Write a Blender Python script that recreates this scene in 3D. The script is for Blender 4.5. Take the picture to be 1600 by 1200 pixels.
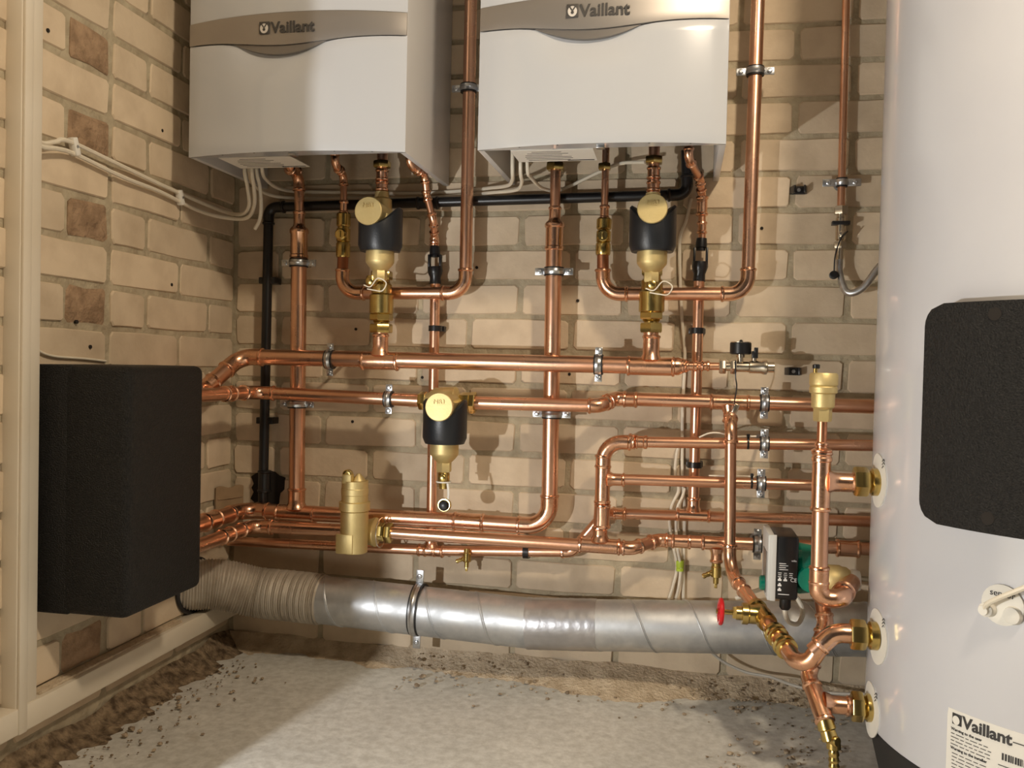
import bpy, bmesh, math, random
from mathutils import Vector, Matrix, noise
random.seed(7)
scene = bpy.context.scene
COL = scene.collection
for o in list(bpy.data.objects):
    bpy.data.objects.remove(o)

# ------------------------------------------------------------------ camera
cam_d = bpy.data.cameras.new('camera'); cam = bpy.data.objects.new('camera', cam_d); COL.objects.link(cam)
cam_d.sensor_fit = 'HORIZONTAL'; cam_d.sensor_width = 36.0; cam_d.lens = 36.0 * 1362.27 / 1600.0
cam_d.clip_start = 0.02
YAW, PITCH, ROLL = -0.191760, -0.022880, 0.022372
fwd = Vector((math.sin(YAW) * math.cos(PITCH), math.cos(YAW) * math.cos(PITCH), math.sin(PITCH)))
rgt = Vector((math.cos(YAW), -math.sin(YAW), 0)); upv = rgt.cross(fwd)
r2 = math.cos(ROLL) * rgt + math.sin(ROLL) * upv; u2 = -math.sin(ROLL) * rgt + math.cos(ROLL) * upv
cam.matrix_world = Matrix(((r2.x, u2.x, -fwd.x, 1.0238), (r2.y, u2.y, -fwd.y, -1.8670), (r2.z, u2.z, -fwd.z, 0.6672), (0, 0, 0, 1)))
scene.camera = cam

# ------------------------------------------------------------------ world, lights, exposure
scene.view_settings.view_transform = 'Standard'; scene.view_settings.look = 'None'
scene.view_settings.gamma = 1.0; scene.view_settings.use_curve_mapping = False
scene.view_settings.exposure = 0.0
world = bpy.data.worlds.new('world'); scene.world = world; world.use_nodes = True
bg = world.node_tree.nodes['Background']; bg.inputs[0].default_value = (1.0, 0.86, 0.70, 1); bg.inputs[1].default_value = 0.035

def lamp(name, kind, loc, energy, color, size, target=None):
    d = bpy.data.lights.new(name, kind); d.energy = energy; d.color = color
    if kind == 'AREA':
        d.shape = 'RECTANGLE'; d.size, d.size_y = size
    else:
        d.shadow_soft_size = size
    o = bpy.data.objects.new(name, d); COL.objects.link(o); o.location = loc
    if target is not None:
        o.rotation_euler = (Vector(target) - Vector(loc)).to_track_quat('-Z', 'Y').to_euler()
    return o
# work lamp standing low by the left wall, warm bulb hanging from the ceiling
lamp('work_lamp_light', 'POINT', (0.157, -1.5, 0.42), 41, (1.0, 0.995, 0.985), 0.012)
lamp('ceiling_bulb_light', 'POINT', (1.58, -1.48, 1.88), 70, (1.0, 0.83, 0.62), 0.07)

# ------------------------------------------------------------------ materials
def mat(name, color, rough=0.5, metal=0.0, c2=None, scale=20.0, bump=0.0, bscale=80.0, detail=4.0, coat=0.0, rough2=None, rand=0.0, lo=0.35, hi=0.65, spec=None, dist=0.003):
    m = bpy.data.materials.new(name); m.use_nodes = True
    nt = m.node_tree; N = nt.nodes; L = nt.links; b = N['Principled BSDF']
    b.inputs['Base Color'].default_value = (*color, 1); b.inputs['Roughness'].default_value = rough; b.inputs['Metallic'].default_value = metal
    if coat: b.inputs['Coat Weight'].default_value = coat; b.inputs['Coat Roughness'].default_value = 0.08
    if spec is not None: b.inputs['Specular IOR Level'].default_value = spec
    tc = N.new('ShaderNodeTexCoord'); co = tc.outputs['Object']
    if rand:
        oi = N.new('ShaderNodeObjectInfo'); add = N.new('ShaderNodeVectorMath'); add.operation = 'ADD'
        mul = N.new('ShaderNodeVectorMath'); mul.operation = 'SCALE'; mul.inputs[0].default_value = (37, 91, 53)
        L.new(oi.outputs['Random'], mul.inputs['Scale']); L.new(co, add.inputs[0]); L.new(mul.outputs[0], add.inputs[1]); co = add.outputs[0]
    out = None
    if c2 is not None:
        n = N.new('ShaderNodeTexNoise'); n.inputs['Scale'].default_value = scale; n.inputs['Detail'].default_value = detail; L.new(co, n.inputs['Vector'])
        r = N.new('ShaderNodeValToRGB'); r.color_ramp.elements[0].position = lo; r.color_ramp.elements[1].position = hi
        r.color_ramp.elements[0].color = (*color, 1); r.color_ramp.elements[1].color = (*c2, 1)
        L.new(n.outputs['Fac'], r.inputs['Fac']); out = r.outputs['Color']
        if rough2 is not None:
            mr = N.new('ShaderNodeMapRange'); mr.inputs['From Min'].default_value = lo; mr.inputs['From Max'].default_value = hi
            mr.inputs['To Min'].default_value = rough; mr.inputs['To Max'].default_value = rough2
            L.new(n.outputs['Fac'], mr.inputs['Value']); L.new(mr.outputs[0], b.inputs['Roughness'])
    if rand and out is not None:
        hs = N.new('ShaderNodeHueSaturation'); mr = N.new('ShaderNodeMapRange')
        mr.inputs['To Min'].default_value = 1 - rand; mr.inputs['To Max'].default_value = 1 + rand
        L.new(oi.outputs['Random'], mr.inputs['Value']); L.new(mr.outputs[0], hs.inputs['Value']); L.new(out, hs.inputs['Color']); out = hs.outputs['Color']
    if out is not None: L.new(out, b.inputs['Base Color'])
    if bump:
        n2 = N.new('ShaderNodeTexNoise'); n2.inputs['Scale'].default_value = bscale; n2.inputs['Detail'].default_value = 6; L.new(co, n2.inputs['Vector'])
        bp = N.new('ShaderNodeBump'); bp.inputs['Strength'].default_value = bump; bp.inputs['Distance'].default_value = dist
        L.new(n2.outputs['Fac'], bp.inputs['Height']); L.new(bp.outputs[0], b.inputs['Normal'])
    return m

M = {}
M['copper'] = mat('copper', (0.86, 0.53, 0.37), 0.25, 1.0, (0.69, 0.37, 0.23), 9, rough2=0.36, bump=0.06, bscale=60, rand=0.06)
M['copper_dark'] = mat('tarnished_copper', (0.58, 0.26, 0.14), 0.34, 1.0, (0.36, 0.14, 0.07), 14, rough2=0.45, bump=0.05, bscale=60, rand=0.06)
M['copper_fit'] = mat('pressed_copper', (0.89, 0.56, 0.39), 0.19, 1.0, (0.71, 0.39, 0.24), 16, rough2=0.30, bump=0.12, bscale=70, rand=0.05)
M['brass'] = mat('brass', (0.62, 0.47, 0.17), 0.24, 1.0, (0.50, 0.37, 0.13), 30, bump=0.05, bscale=150)
M['satin_brass'] = mat('satin_brass', (0.70, 0.57, 0.28), 0.52, 0.85, (0.64, 0.51, 0.24), 25, bump=0.08, bscale=300)
M['nickel'] = mat('nickel', (0.62, 0.56, 0.46), 0.25, 1.0)
M['steel'] = mat('zinc_plated_steel', (0.62, 0.64, 0.66), 0.32, 1.0, (0.45, 0.46, 0.48), 60)
M['galv'] = mat('galvanised_sheet', (0.66, 0.68, 0.70), 0.40, 0.9, (0.50, 0.52, 0.54), 26, rough2=0.55, bump=0.08, bscale=40, detail=8)
M['galv_dusty'] = mat('dusty_foil_duct', (0.60, 0.56, 0.49), 0.50, 0.6, (0.42, 0.37, 0.30), 14, rough2=0.7, bump=0.2, bscale=60)
M['tape'] = mat('foil_tape', (0.58, 0.58, 0.60), 0.38, 0.9, (0.46, 0.46, 0.48), 20, bump=0.35, bscale=45)
M['rubber'] = mat('black_rubber', (0.012, 0.012, 0.013), 0.5)
M['black'] = mat('black_plastic', (0.008, 0.008, 0.009), 0.34)
M['collar'] = mat('dark_blue_black_plastic', (0.009, 0.011, 0.014), 0.38, bump=0.1, bscale=400)
M['foam'] = mat('black_bead_foam', (0.010, 0.010, 0.010), 0.42, 0, (0.020, 0.019, 0.018), 300, bump=1.0, bscale=420, dist=0.004, spec=0.25)
M['enamel'] = mat('white_enamel', (0.51, 0.525, 0.545), 0.16, 0, coat=0.6)
M['enamel_side'] = mat('white_enamel_side', (0.58, 0.57, 0.56), 0.28)
M['tank'] = mat('white_foil_jacket', (0.59, 0.595, 0.625), 0.20, 0, (0.56, 0.565, 0.60), 5, coat=0.35, bump=0.05, bscale=9, dist=0.01)
M['silver'] = mat('brushed_silver', (0.40, 0.37, 0.34), 0.42, 0.75)
M['silver_dark'] = mat('dark_grey_plastic', (0.24, 0.22, 0.20), 0.4, 0.5)  # plain darker grey for the handle recess and pump display strip
M['ink'] = mat('dark_print', (0.03, 0.028, 0.027), 0.6)
M['greyprint'] = mat('grey_print', (0.055, 0.05, 0.045), 0.6)
M['badge'] = mat('badge_light', (0.62, 0.58, 0.53), 0.4)
M['plate'] = mat('underside_plate', (0.24, 0.20, 0.16), 0.45, 0.6)
M['dark'] = mat('boiler_interior', (0.02, 0.017, 0.014), 0.8)
M['paper'] = mat('white_paper', (0.74, 0.72, 0.66), 0.7)
M['cable'] = mat('white_cable', (0.72, 0.66, 0.54), 0.45)
M['cable_grey'] = mat('grey_cable', (0.42, 0.39, 0.34), 0.5)
M['frame'] = mat('white_upvc', (0.72, 0.66, 0.55), 0.42, 0, (0.68, 0.61, 0.49), 6)
M['red'] = mat('red_plastic', (0.60, 0.014, 0.02), 0.3)
M['green'] = mat('green_enamel', (0.0, 0.20, 0.13), 0.28, 0, (0.0, 0.16, 0.105), 40, bump=0.15, bscale=200)
M['lime'] = mat('lime_tape', (0.45, 0.60, 0.05), 0.5)
M['pumpwhite'] = mat('light_grey_plastic', (0.52, 0.53, 0.52), 0.4)
M['whiteprint'] = mat('white_print', (0.75, 0.75, 0.75), 0.6)
M['card'] = mat('cardboard', (0.34, 0.23, 0.13), 0.85, 0, (0.28, 0.19, 0.105), 30, bump=0.1)
M['brick'] = mat('cream_brick', (0.635, 0.52, 0.375), 0.92, 0, (0.50, 0.395, 0.275), 16, bump=0.30, bscale=90, detail=8, rand=0.10, lo=0.42, hi=0.80)
M['brick_rough'] = mat('rough_brown_brick', (0.40, 0.27, 0.165), 0.95, 0, (0.24, 0.155, 0.09), 34, bump=0.9, bscale=70, detail=8, rand=0.12, dist=0.008)
M['mortar'] = mat('lime_mortar', (0.47, 0.405, 0.285), 0.96, 0, (0.35, 0.29, 0.195), 26, bump=0.8, bscale=60, detail=8, dist=0.008)
M['hole'] = mat('drill_hole', (0.015, 0.011, 0.008), 0.9)
M['plaster'] = mat('wall_plain', (0.26, 0.22, 0.17), 0.9)
M['ceil'] = mat('ceiling_paint', (0.28, 0.25, 0.21), 0.9)
M['sand'] = mat('sandy_debris', (0.64, 0.53, 0.385), 0.97, 0, (0.46, 0.36, 0.245), 30, bump=0.9, bscale=150, detail=8, dist=0.006)
M['dirt'] = mat('brown_dirt', (0.32, 0.235, 0.145), 0.97, 0, (0.085, 0.055, 0.03), 60, bump=1.0, bscale=160, detail=8, dist=0.008)
M['pebble'] = mat('grit', (0.46, 0.37, 0.26), 0.95, 0, (0.20, 0.15, 0.10), 70)

def concrete():
    m = bpy.data.materials.new('concrete'); m.use_nodes = True
    nt = m.node_tree; N = nt.nodes; L = nt.links; b = N['Principled BSDF']; b.inputs['Roughness'].default_value = 0.88
    tc = N.new('ShaderNodeTexCoord')
    def nz(s, d=8.0):
        n = N.new('ShaderNodeTexNoise'); n.inputs['Scale'].default_value = s; n.inputs['Detail'].default_value = d; n.inputs['Roughness'].default_value = 0.65
        L.new(tc.outputs['Object'], n.inputs['Vector']); return n
    def ramp(n, p0, c0, p1, c1):
        r = N.new('ShaderNodeValToRGB'); e = r.color_ramp.elements; e[0].position = p0; e[1].position = p1; e[0].color = (*c0, 1); e[1].color = (*c1, 1)
        L.new(n.outputs['Fac'], r.inputs['Fac']); return r
    a = ramp(nz(3.2), 0.30, (0.51, 0.515, 0.50), 0.72, (0.67, 0.67, 0.645))
    f = ramp(nz(55), 0.36, (0.80, 0.78, 0.74), 0.62, (1.04, 1.03, 1.0))
    mx = N.new('ShaderNodeMix'); mx.data_type = 'RGBA'; mx.blend_type = 'MULTIPLY'; mx.inputs[0].default_value = 1.0
    L.new(a.outputs[0], mx.inputs[6]); L.new(f.outputs[0], mx.inputs[7])
    # spilled dark dirt, its own patches
    d = ramp(nz(5.5), 0.62, (0, 0, 0), 0.74, (1, 1, 1))
    mx2 = N.new('ShaderNodeMix'); mx2.data_type = 'RGBA'; mx2.inputs[7].default_value = (0.30, 0.25, 0.18, 1)
    ml = N.new('ShaderNodeMath'); ml.operation = 'MULTIPLY'; ml.inputs[1].default_value = 0.5
    L.new(d.outputs[0], ml.inputs[0]); L.new(ml.outputs[0], mx2.inputs[0]); L.new(mx.outputs[2], mx2.inputs[6])
    L.new(mx2.outputs[2], b.inputs['Base Color'])
    bp = N.new('ShaderNodeBump'); bp.inputs['Strength'].default_value = 0.35; bp.inputs['Distance'].default_value = 0.004
    L.new(nz(45).outputs['Fac'], bp.inputs['Height']); L.new(bp.outputs[0], b.inputs['Normal'])
    return m
M['concrete'] = concrete()

# ------------------------------------------------------------------ mesh helpers
V = Vector
class MB:
    """collects shapes, builds one mesh object"""
    def __init__(self): self.v = []; self.f = []
    def add(self, vs, fs):
        o = len(self.v); self.v += [V(x) for x in vs]; self.f += [[i + o for i in q] for q in fs]; return self
    def mesh(self, name, m, smooth=35):
        me = bpy.data.meshes.new(name); me.from_pydata([tuple(x) for x in self.v], [], self.f)
        bm = bmesh.new(); bm.from_mesh(me); bmesh.ops.recalc_face_normals(bm, faces=bm.faces); bm.to_mesh(me); bm.free()
        me.materials.append(M[m] if isinstance(m, str) else m)
        if smooth:
            me.shade_smooth(); me.set_sharp_from_angle(angle=math.radians(smooth))
        return me
    def build(self, name, m, parent=None, smooth=35, loc=None):
        o = bpy.data.objects.new(name, self.mesh(name, m, smooth)); COL.objects.link(o)
        if parent is not None:
            o.parent = parent; o.matrix_parent_inverse = parent.matrix_world.inverted()
        return o
    # ---- shapes
    def lathe(self, p, axis, prof, seg=20, ang0=0.0):
        p = V(p); a = V(axis).normalized(); x = a.orthogonal().normalized()
        if abs(a.z) < 0.9: x = a.cross(V((0, 0, 1))).normalized()
        y = a.cross(x); vs = []; fs = []
        for d, r in prof:
            for i in range(seg):
                t = 2 * math.pi * i / seg + ang0; vs.append(p + a * d + (x * math.cos(t) + y * math.sin(t)) * max(r, 1e-5))
        for k in range(len(prof) - 1):
            for i in range(seg):
                j = (i + 1) % seg; fs.append([k * seg + i, k * seg + j, (k + 1) * seg + j, (k + 1) * seg + i])
        fs.append(list(range(seg))[::-1]); fs.append([(len(prof) - 1) * seg + i for i in range(seg)])
        return self.add(vs, fs)
    def hexnut(self, p, axis, l, af, ang0=0.26):
        r = af / math.sqrt(3)
        return self.lathe(p, axis, [(0, r * 0.93), (l * 0.14, r), (l * 0.86, r), (l, r * 0.93)], 6, ang0)
    def sweep(self, P, R, seg=14, cap=True):
        P = [V(q) for q in P]; n = len(P)
        if not isinstance(R, (list, tuple)): R = [R] * n
        T = []
        for i in range(n):
            t = P[min(i + 1, n - 1)] - P[max(i - 1, 0)]
            T.append(t.normalized() if t.length > 1e-9 else (T[-1] if T else V((0, 0, 1))))
        x = T[0].orthogonal().normalized(); vs = []; fs = []
        for i in range(n):
            if i:
                q = T[i - 1].rotation_difference(T[i]); x = q @ x
                x = (x - T[i] * x.dot(T[i])).normalized()
            y = T[i].cross(x)
            for k in range(seg):
                t = 2 * math.pi * k / seg; vs.append(P[i] + (x * math.cos(t) + y * math.sin(t)) * R[i])
        for i in range(n - 1):
            for k in range(seg):
                j = (k + 1) % seg; fs.append([i * seg + k, i * seg + j, (i + 1) * seg + j, (i + 1) * seg + k])
        if cap:
            fs.append(list(range(seg))[::-1]); fs.append([(n - 1) * seg + k for k in range(seg)])
        return self.add(vs, fs)
    def box(self, c, s, bev=0.0, rot=None, seg=2):
        bm = bmesh.new(); bmesh.ops.create_cube(bm, size=1.0)
        for v in bm.verts: v.co = V((v.co.x * s[0], v.co.y * s[1], v.co.z * s[2]))
        if bev: bmesh.ops.bevel(bm, geom=list(bm.edges), offset=bev, segments=seg, affect='EDGES', profile=0.5)
        Mx = Matrix.Translation(V(c)) @ (rot.to_4x4() if rot is not None else Matrix.Identity(4))
        vs = [Mx @ v.co for v in bm.verts]; bm.verts.index_update(); fs = [[v.index for v in f.verts] for f in bm.faces]; bm.free()
        return self.add(vs, fs)

def frame_rot(xa, ya):
    x = V(xa).normalized(); z = x.cross(V(ya)).normalized(); y = z.cross(x)
    return Matrix((x, y, z)).transposed()

def rounded(pts, rad, n=7):
    P = [V(p) for p in pts]; out = [P[0]]
    for i in range(1, len(P) - 1):
        a = (P[i - 1] - P[i]); b = (P[i + 1] - P[i]); la, lb = a.length, b.length; a.normalize(); b.normalize()
        ang = a.angle(b); th = math.pi - ang
        if th < 0.02: out.append(P[i]); continue
        tl = min(rad * math.tan(th / 2), la * 0.49, lb * 0.49); R = tl / math.tan(th / 2)
        c = P[i] + (a + b).normalized() * (R / math.cos(th / 2)); s = P[i] + a * tl - c; ax = a.cross(b).normalized()
        for k in range(n + 1):
            out.append(c + Matrix.Rotation(-th * k / n, 3, ax) @ s)
    out.append(P[-1]); return out

def smoothpath(pts, n=8):
    P = [V(p) for p in pts]; P = [P[0] * 2 - P[1]] + P + [P[-1] * 2 - P[-2]]; out = []
    for i in range(1, len(P) - 2):
        for k in range(n):
            t = k / n; a, b, c, d = P[i - 1], P[i], P[i + 1], P[i + 2]
            out.append(0.5 * ((2 * b) + (c - a) * t + (2 * a - 5 * b + 4 * c - d) * t * t + (3 * b - a - 3 * c + d) * t ** 3))
    out.append(P[-2]); return out

def tag(o, label, cat, group=None, kind=None):
    if label: o['label'] = label
    if cat: o['category'] = cat
    if group: o['group'] = group
    if kind: o['kind'] = kind
    return o
def thing(name, label, cat, loc=(0, 0, 0), group=None):
    o = bpy.data.objects.new(name, None); COL.objects.link(o); o.location = loc; o.empty_display_size = 0.02
    o.matrix_world = Matrix.Translation(V(loc)); return tag(o, label, cat, group)
def struct(o): o['kind'] = 'structure'; return o

def text_mesh(body, size, name, m, origin, xdir, ydir, parent, depth=0.0006, align='LEFT', bold=0.0, warp=None):
    c = bpy.data.curves.new(name, 'FONT'); c.body = body; c.size = size; c.extrude = depth; c.align_x = align; c.resolution_u = 3; c.offset = bold
    o = bpy.data.objects.new(name, c); COL.objects.link(o); bpy.context.view_layer.update()
    me = bpy.data.meshes.new_from_object(o); bpy.data.objects.remove(o)
    R = frame_rot(xdir, ydir)
    if warp:
        for v in me.vertices: v.co = warp(v.co)
    else: me.transform(Matrix.Translation(V(origin)) @ R.to_4x4())
    me.materials.clear(); me.materials.append(M[m]); me.name = name
    ob = bpy.data.objects.new(name, me); COL.objects.link(ob)
    if parent is not None: ob.parent = parent; ob.matrix_parent_inverse = parent.matrix_world.inverted()
    return ob

# ------------------------------------------------------------------ room shell
def plane(name, vs, m):
    return struct(MB().add(vs, [list(range(len(vs)))]).build(name, m, None, 0))
# floor: gently uneven slab
def grid(nx, ny, fn):
    vs = [fn(i / nx, j / ny) for j in range(ny + 1) for i in range(nx + 1)]
    fs = [[j * (nx + 1) + i, j * (nx + 1) + i + 1, (j + 1) * (nx + 1) + i + 1, (j + 1) * (nx + 1) + i] for j in range(ny) for i in range(nx)]
    return vs, fs
def floor_z(x, y): return 0.004 * noise.noise(V((x * 3, y * 3, 0.3))) - 0.002
fl = MB().add(*grid(90, 100, lambda a, b: (-0.05 + a * 2.7, 0.05 - b * 3.2, floor_z(-0.05 + a * 2.7, 0.05 - b * 3.2)))).build('floor', 'concrete')
struct(fl)
REC = 0.003
wb = MB().box((1.2, 0.06 + REC, 1.15), (2.75, 0.12, 2.4)).build('wall_back', 'mortar', None, 0); struct(wb)
wl = MB().box((-0.06 - REC, -0.75, 1.15), (0.12, 1.7, 2.4)).build('wall_left', 'mortar', None, 0); struct(wl)
struct(MB().box((0.1125, -1.02, 0.95), (0.234, 0.04, 1.9), 0.002).build('added_shade_upright', 'frame', None, 30))  # unseen upright, added to block the work lamp and cast its shadow edge
struct(MB().box((2.62, -1.5, 1.15), (0.1, 3.2, 2.4)).build('wall_right', 'plaster', None, 0))
struct(MB().box((1.2, -1.5, 2.38), (2.95, 3.3, 0.06)).build('ceiling', 'ceil', None, 0))

# bricks: a few shared shapes, every brick its own object
def brick_mesh(w, seed, m, rough=False):
    rnd = random.Random(seed); h = 0.0635; j = 0.0022 if not rough else 0.005; pts = []
    W2, H2, c = w / 2, h / 2, 0.006
    base = [(-W2, -H2 + c), (-W2 + c, -H2), (0, -H2), (W2 - c, -H2), (W2, -H2 + c), (W2, H2 - c), (W2 - c, H2), (0, H2), (-W2 + c, H2), (-W2, H2 - c)]
    pts = [(x + rnd.uniform(-j, j) * 0.7, z + rnd.uniform(-j, j) * 0.7) for x, z in base]
    k = len(pts); ch = 0.0020 if not rough else 0.006; vs = []
    tx, tz = rnd.uniform(-.012, .012), rnd.uniform(-.02, .02)
    for x, z in pts: vs.append((x * (1 - ch / W2), -0.0005 + tx * x + tz * z + (rnd.uniform(-.002, .002) if rough else 0), z * (1 - ch / H2)))
    for x, z in pts: vs.append((x, 0.0022 + tx * x + tz * z, z))
    for x, z in pts: vs.append((x, 0.02, z))
    fs = [list(range(k))]
    for r in (0, 1):
        for i in range(k): fs.append([r * k + i, r * k + (i + 1) % k, (r + 1) * k + (i + 1) % k, (r + 1) * k + i])
    return MB().add(vs, fs).mesh('brick', m, 25)
FULL, HALF = 0.213, 0.101
BM = {('f', i): brick_mesh(FULL, i, 'brick') for i in range(6)}
BM.update({('h', i): brick_mesh(HALF, 20 + i, 'brick') for i in range(4)})
BM.update({('r', i): brick_mesh(HALF + 0.002, 40 + i, 'brick_rough', True) for i in range(4)})
def put_brick(kind, x, z, parent, left=False):
    n = {'f': 6, 'h': 4, 'r': 4}[kind]
    o = bpy.data.objects.new('brick', BM[(kind, random.randrange(n))]); COL.objects.link(o)
    proud = random.uniform(-0.0012, 0.0012)
    if left: o.location = (proud, x, z); o.rotation_euler = (0, random.uniform(-.004, .004), math.pi / 2)
    else: o.location = (x, proud, z); o.rotation_euler = (0, random.uniform(-.006, .006), 0)
    o.parent = parent
for k in range(-11, 12):                       # back wall, stretcher bond, course under bed joint k
    z = 0.92 + 0.075 * k - 0.0375
    x = 0.0 if k % 2 else -0.1125
    while x < 2.2:
        if x < 0: put_brick('h', 0.05625, z, wb)
        else: put_brick('f', x + 0.1125, z, wb)
        x += 0.225
for n in range(-10, 12):                       # left wall, straight joint 450 mm from the corner
    z = 0.8653 + 0.075 * n - 0.0375
    if n % 2:
        for kind, d in (('h', 0.05625), ('f', 0.225), ('h', 0.39375), ('r', 0.508), ('h', 0.62), ('f', 0.79), ('f', 1.015)): put_brick(kind, -d, z, wl, True)
    else:
        for kind, d in (('f', 0.1125), ('f', 0.3375), ('f', 0.565), ('f', 0.79), ('f', 1.015)): put_brick(kind, -d, z, wl, True)
# drill holes left in the brickwork
for p in ((0.577, -0.001, 0.877), (0.458, -0.001, 0.633), (1.143, -0.001, 0.725), (0.787, -0.001, 0.648), (0.296, -0.001, 0.529), (0.801, -0.001, 0.806), (0.300, -0.001, 0.738), (1.178, -0.001, 0.958)):
    MB().lathe(p, (0, -1, 0), [(-0.004, 0.0032), (0.0012, 0.0034)], 10).build('drill_hole', 'hole', wb)
for p in ((0.001, -0.613, 1.191), (0.001, -0.631, 1.122), (0.001, -0.295, 1.114), (0.001, -0.255, 0.813), (0.001, -0.501, 0.681), (0.001, -0.537, 0.723)):
    MB().lathe(p, (1, 0, 0), [(-0.004, 0.0032), (0.0012, 0.0034)], 10).build('drill_hole', 'hole', wl)

# rubble and sand heaped along the wall bases (nobody could count it)
def bank(name, fn_w, fn_h, axis, l0, l1, m, label):
    n, k = 420, 16; vs = []
    for i in range(n + 1):
        t = l0 + (l1 - l0) * i / n; w = fn_w(t); h = fn_h(t)
        for j in range(k + 1):
            s = j / k; hh = h * (1 - s) ** 1.7 + (0.006 * noise.noise(V((t * 25, s * 4, 1.7))) + 0.004 * noise.noise(V((t * 90, s * 9, 4.7)))) * (1 - s) ** .5 * (0.25 + s) - 0.005 * s
            d = w * s + 0.012 * noise.noise(V((t * 12, 5.1, s))) + 0.010 * s * noise.noise(V((t * 60, 3.3, s)))
            vs.append((t, -max(d, -0.004), hh) if axis == 'x' else (max(d, -0.004), t, hh))
    fs = [[i * (k + 1) + j, i * (k + 1) + j + 1, (i + 1) * (k + 1) + j + 1, (i + 1) * (k + 1) + j] for i in range(n) for j in range(k)]
    o = MB().add(vs, fs).build(name, m, None, 60); return tag(o, label, 'debris', kind='stuff')
bank('sand_bank', lambda t: 0.055 + 0.10 * math.exp(-((t - 0.92) / 0.24) ** 2) + 0.03 * noise.noise(V((t * 9, 0, 0))), lambda t: 0.030 + 0.010 * noise.noise(V((t * 5, 3, 0))), 'x', 0.0, 2.2, 'sand', 'pale sandy rubble banked along the foot of the back wall')
bank('dirt_bank', lambda t: 0.062 + 0.04 * noise.noise(V((t * 9, 2, 0))) + 0.03 * noise.noise(V((t * 31, 2, 4))), lambda t: 0.030 + 0.018 * noise.noise(V((t * 7, 8, 0))), 'y', 0.0, -1.0, 'dirt', 'dark brown dirt banked along the foot of the left wall')
gb = MB(); rg = random.Random(3)
for i in range(420):
    if i < 260: x = rg.uniform(0.45, 1.4); y = -abs(rg.gauss(0.05, 0.07)) - 0.01
    elif i < 350: x = 0.06 + abs(rg.gauss(0.02, 0.07)); y = rg.uniform(-0.9, -0.1)
    else: x = rg.uniform(1.1, 1.34); y = rg.uniform(-0.6, -0.05)
    r = rg.uniform(0.0012, 0.0042) if rg.random() < 0.9 else rg.uniform(0.004, 0.007)
    zz = max(0.028 * max(0, 1 + y / 0.1) ** 1.7, 0) + r * 0.3
    bm = bmesh.new(); bmesh.ops.create_icosphere(bm, subdivisions=1, radius=r)
    vs = [V((v.co.x * rg.uniform(.8, 1.4), v.co.y * rg.uniform(.8, 1.4), v.co.z * rg.uniform(.5, .9))) + V((x, y, zz)) for v in bm.verts]
    bm.verts.index_update(); gb.add(vs, [[v.index for v in f.verts] for f in bm.faces]); bm.free()
db = MB()
for i in range(260):
    if i < 120: x = rg.gauss(1.24, 0.05); y = rg.uniform(-0.75, -0.08)
    else: x = 0.05 + abs(rg.gauss(0.0, 0.07)); y = rg.uniform(-0.9, -0.1)
    r = rg.uniform(0.0008, 0.0028); bm = bmesh.new(); bmesh.ops.create_icosphere(bm, subdivisions=1, radius=r)
    vs = [V((v.co.x * rg.uniform(.8, 1.6), v.co.y * rg.uniform(.8, 1.6), v.co.z * rg.uniform(.4, .8))) + V((x, y, r * .2)) for v in bm.verts]
    bm.verts.index_update(); db.add(vs, [[v.index for v in f.verts] for f in bm.faces]); bm.free()
tag(db.build('soil_crumbs', 'dirt', None, 0), 'dark soil crumbs strewn by the cylinder and the left wall', 'debris', kind='stuff')
tag(gb.build('grit', 'pebble', None, 0), 'scattered grit and crumbs of mortar on the concrete floor', 'debris', kind='stuff')

# white frame on the left wall: upright and low rail
struct(MB().box((0.0125, -0.678, 1.1), (0.031, 0.046, 2.05), 0.003).add(*MB().box((0.030, -0.690, 1.1), (0.006, 0.018, 2.05), 0.002).__dict__.values()).build('trim_2', 'frame', None, 30))
rail = MB().box((0.014, -0.40, 0.096), (0.034, 0.80, 0.042), 0.003); struct(rail.build('trim_3', 'frame', None, 30))
tag(MB().box((0.0115, -0.437, 0.1185), (0.022, 0.41, 0.006), 0.002).build('dust_ledge', 'sand', None, 30), 'thin ridge of dust lying on the low white rail', 'dust', kind='stuff')
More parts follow.
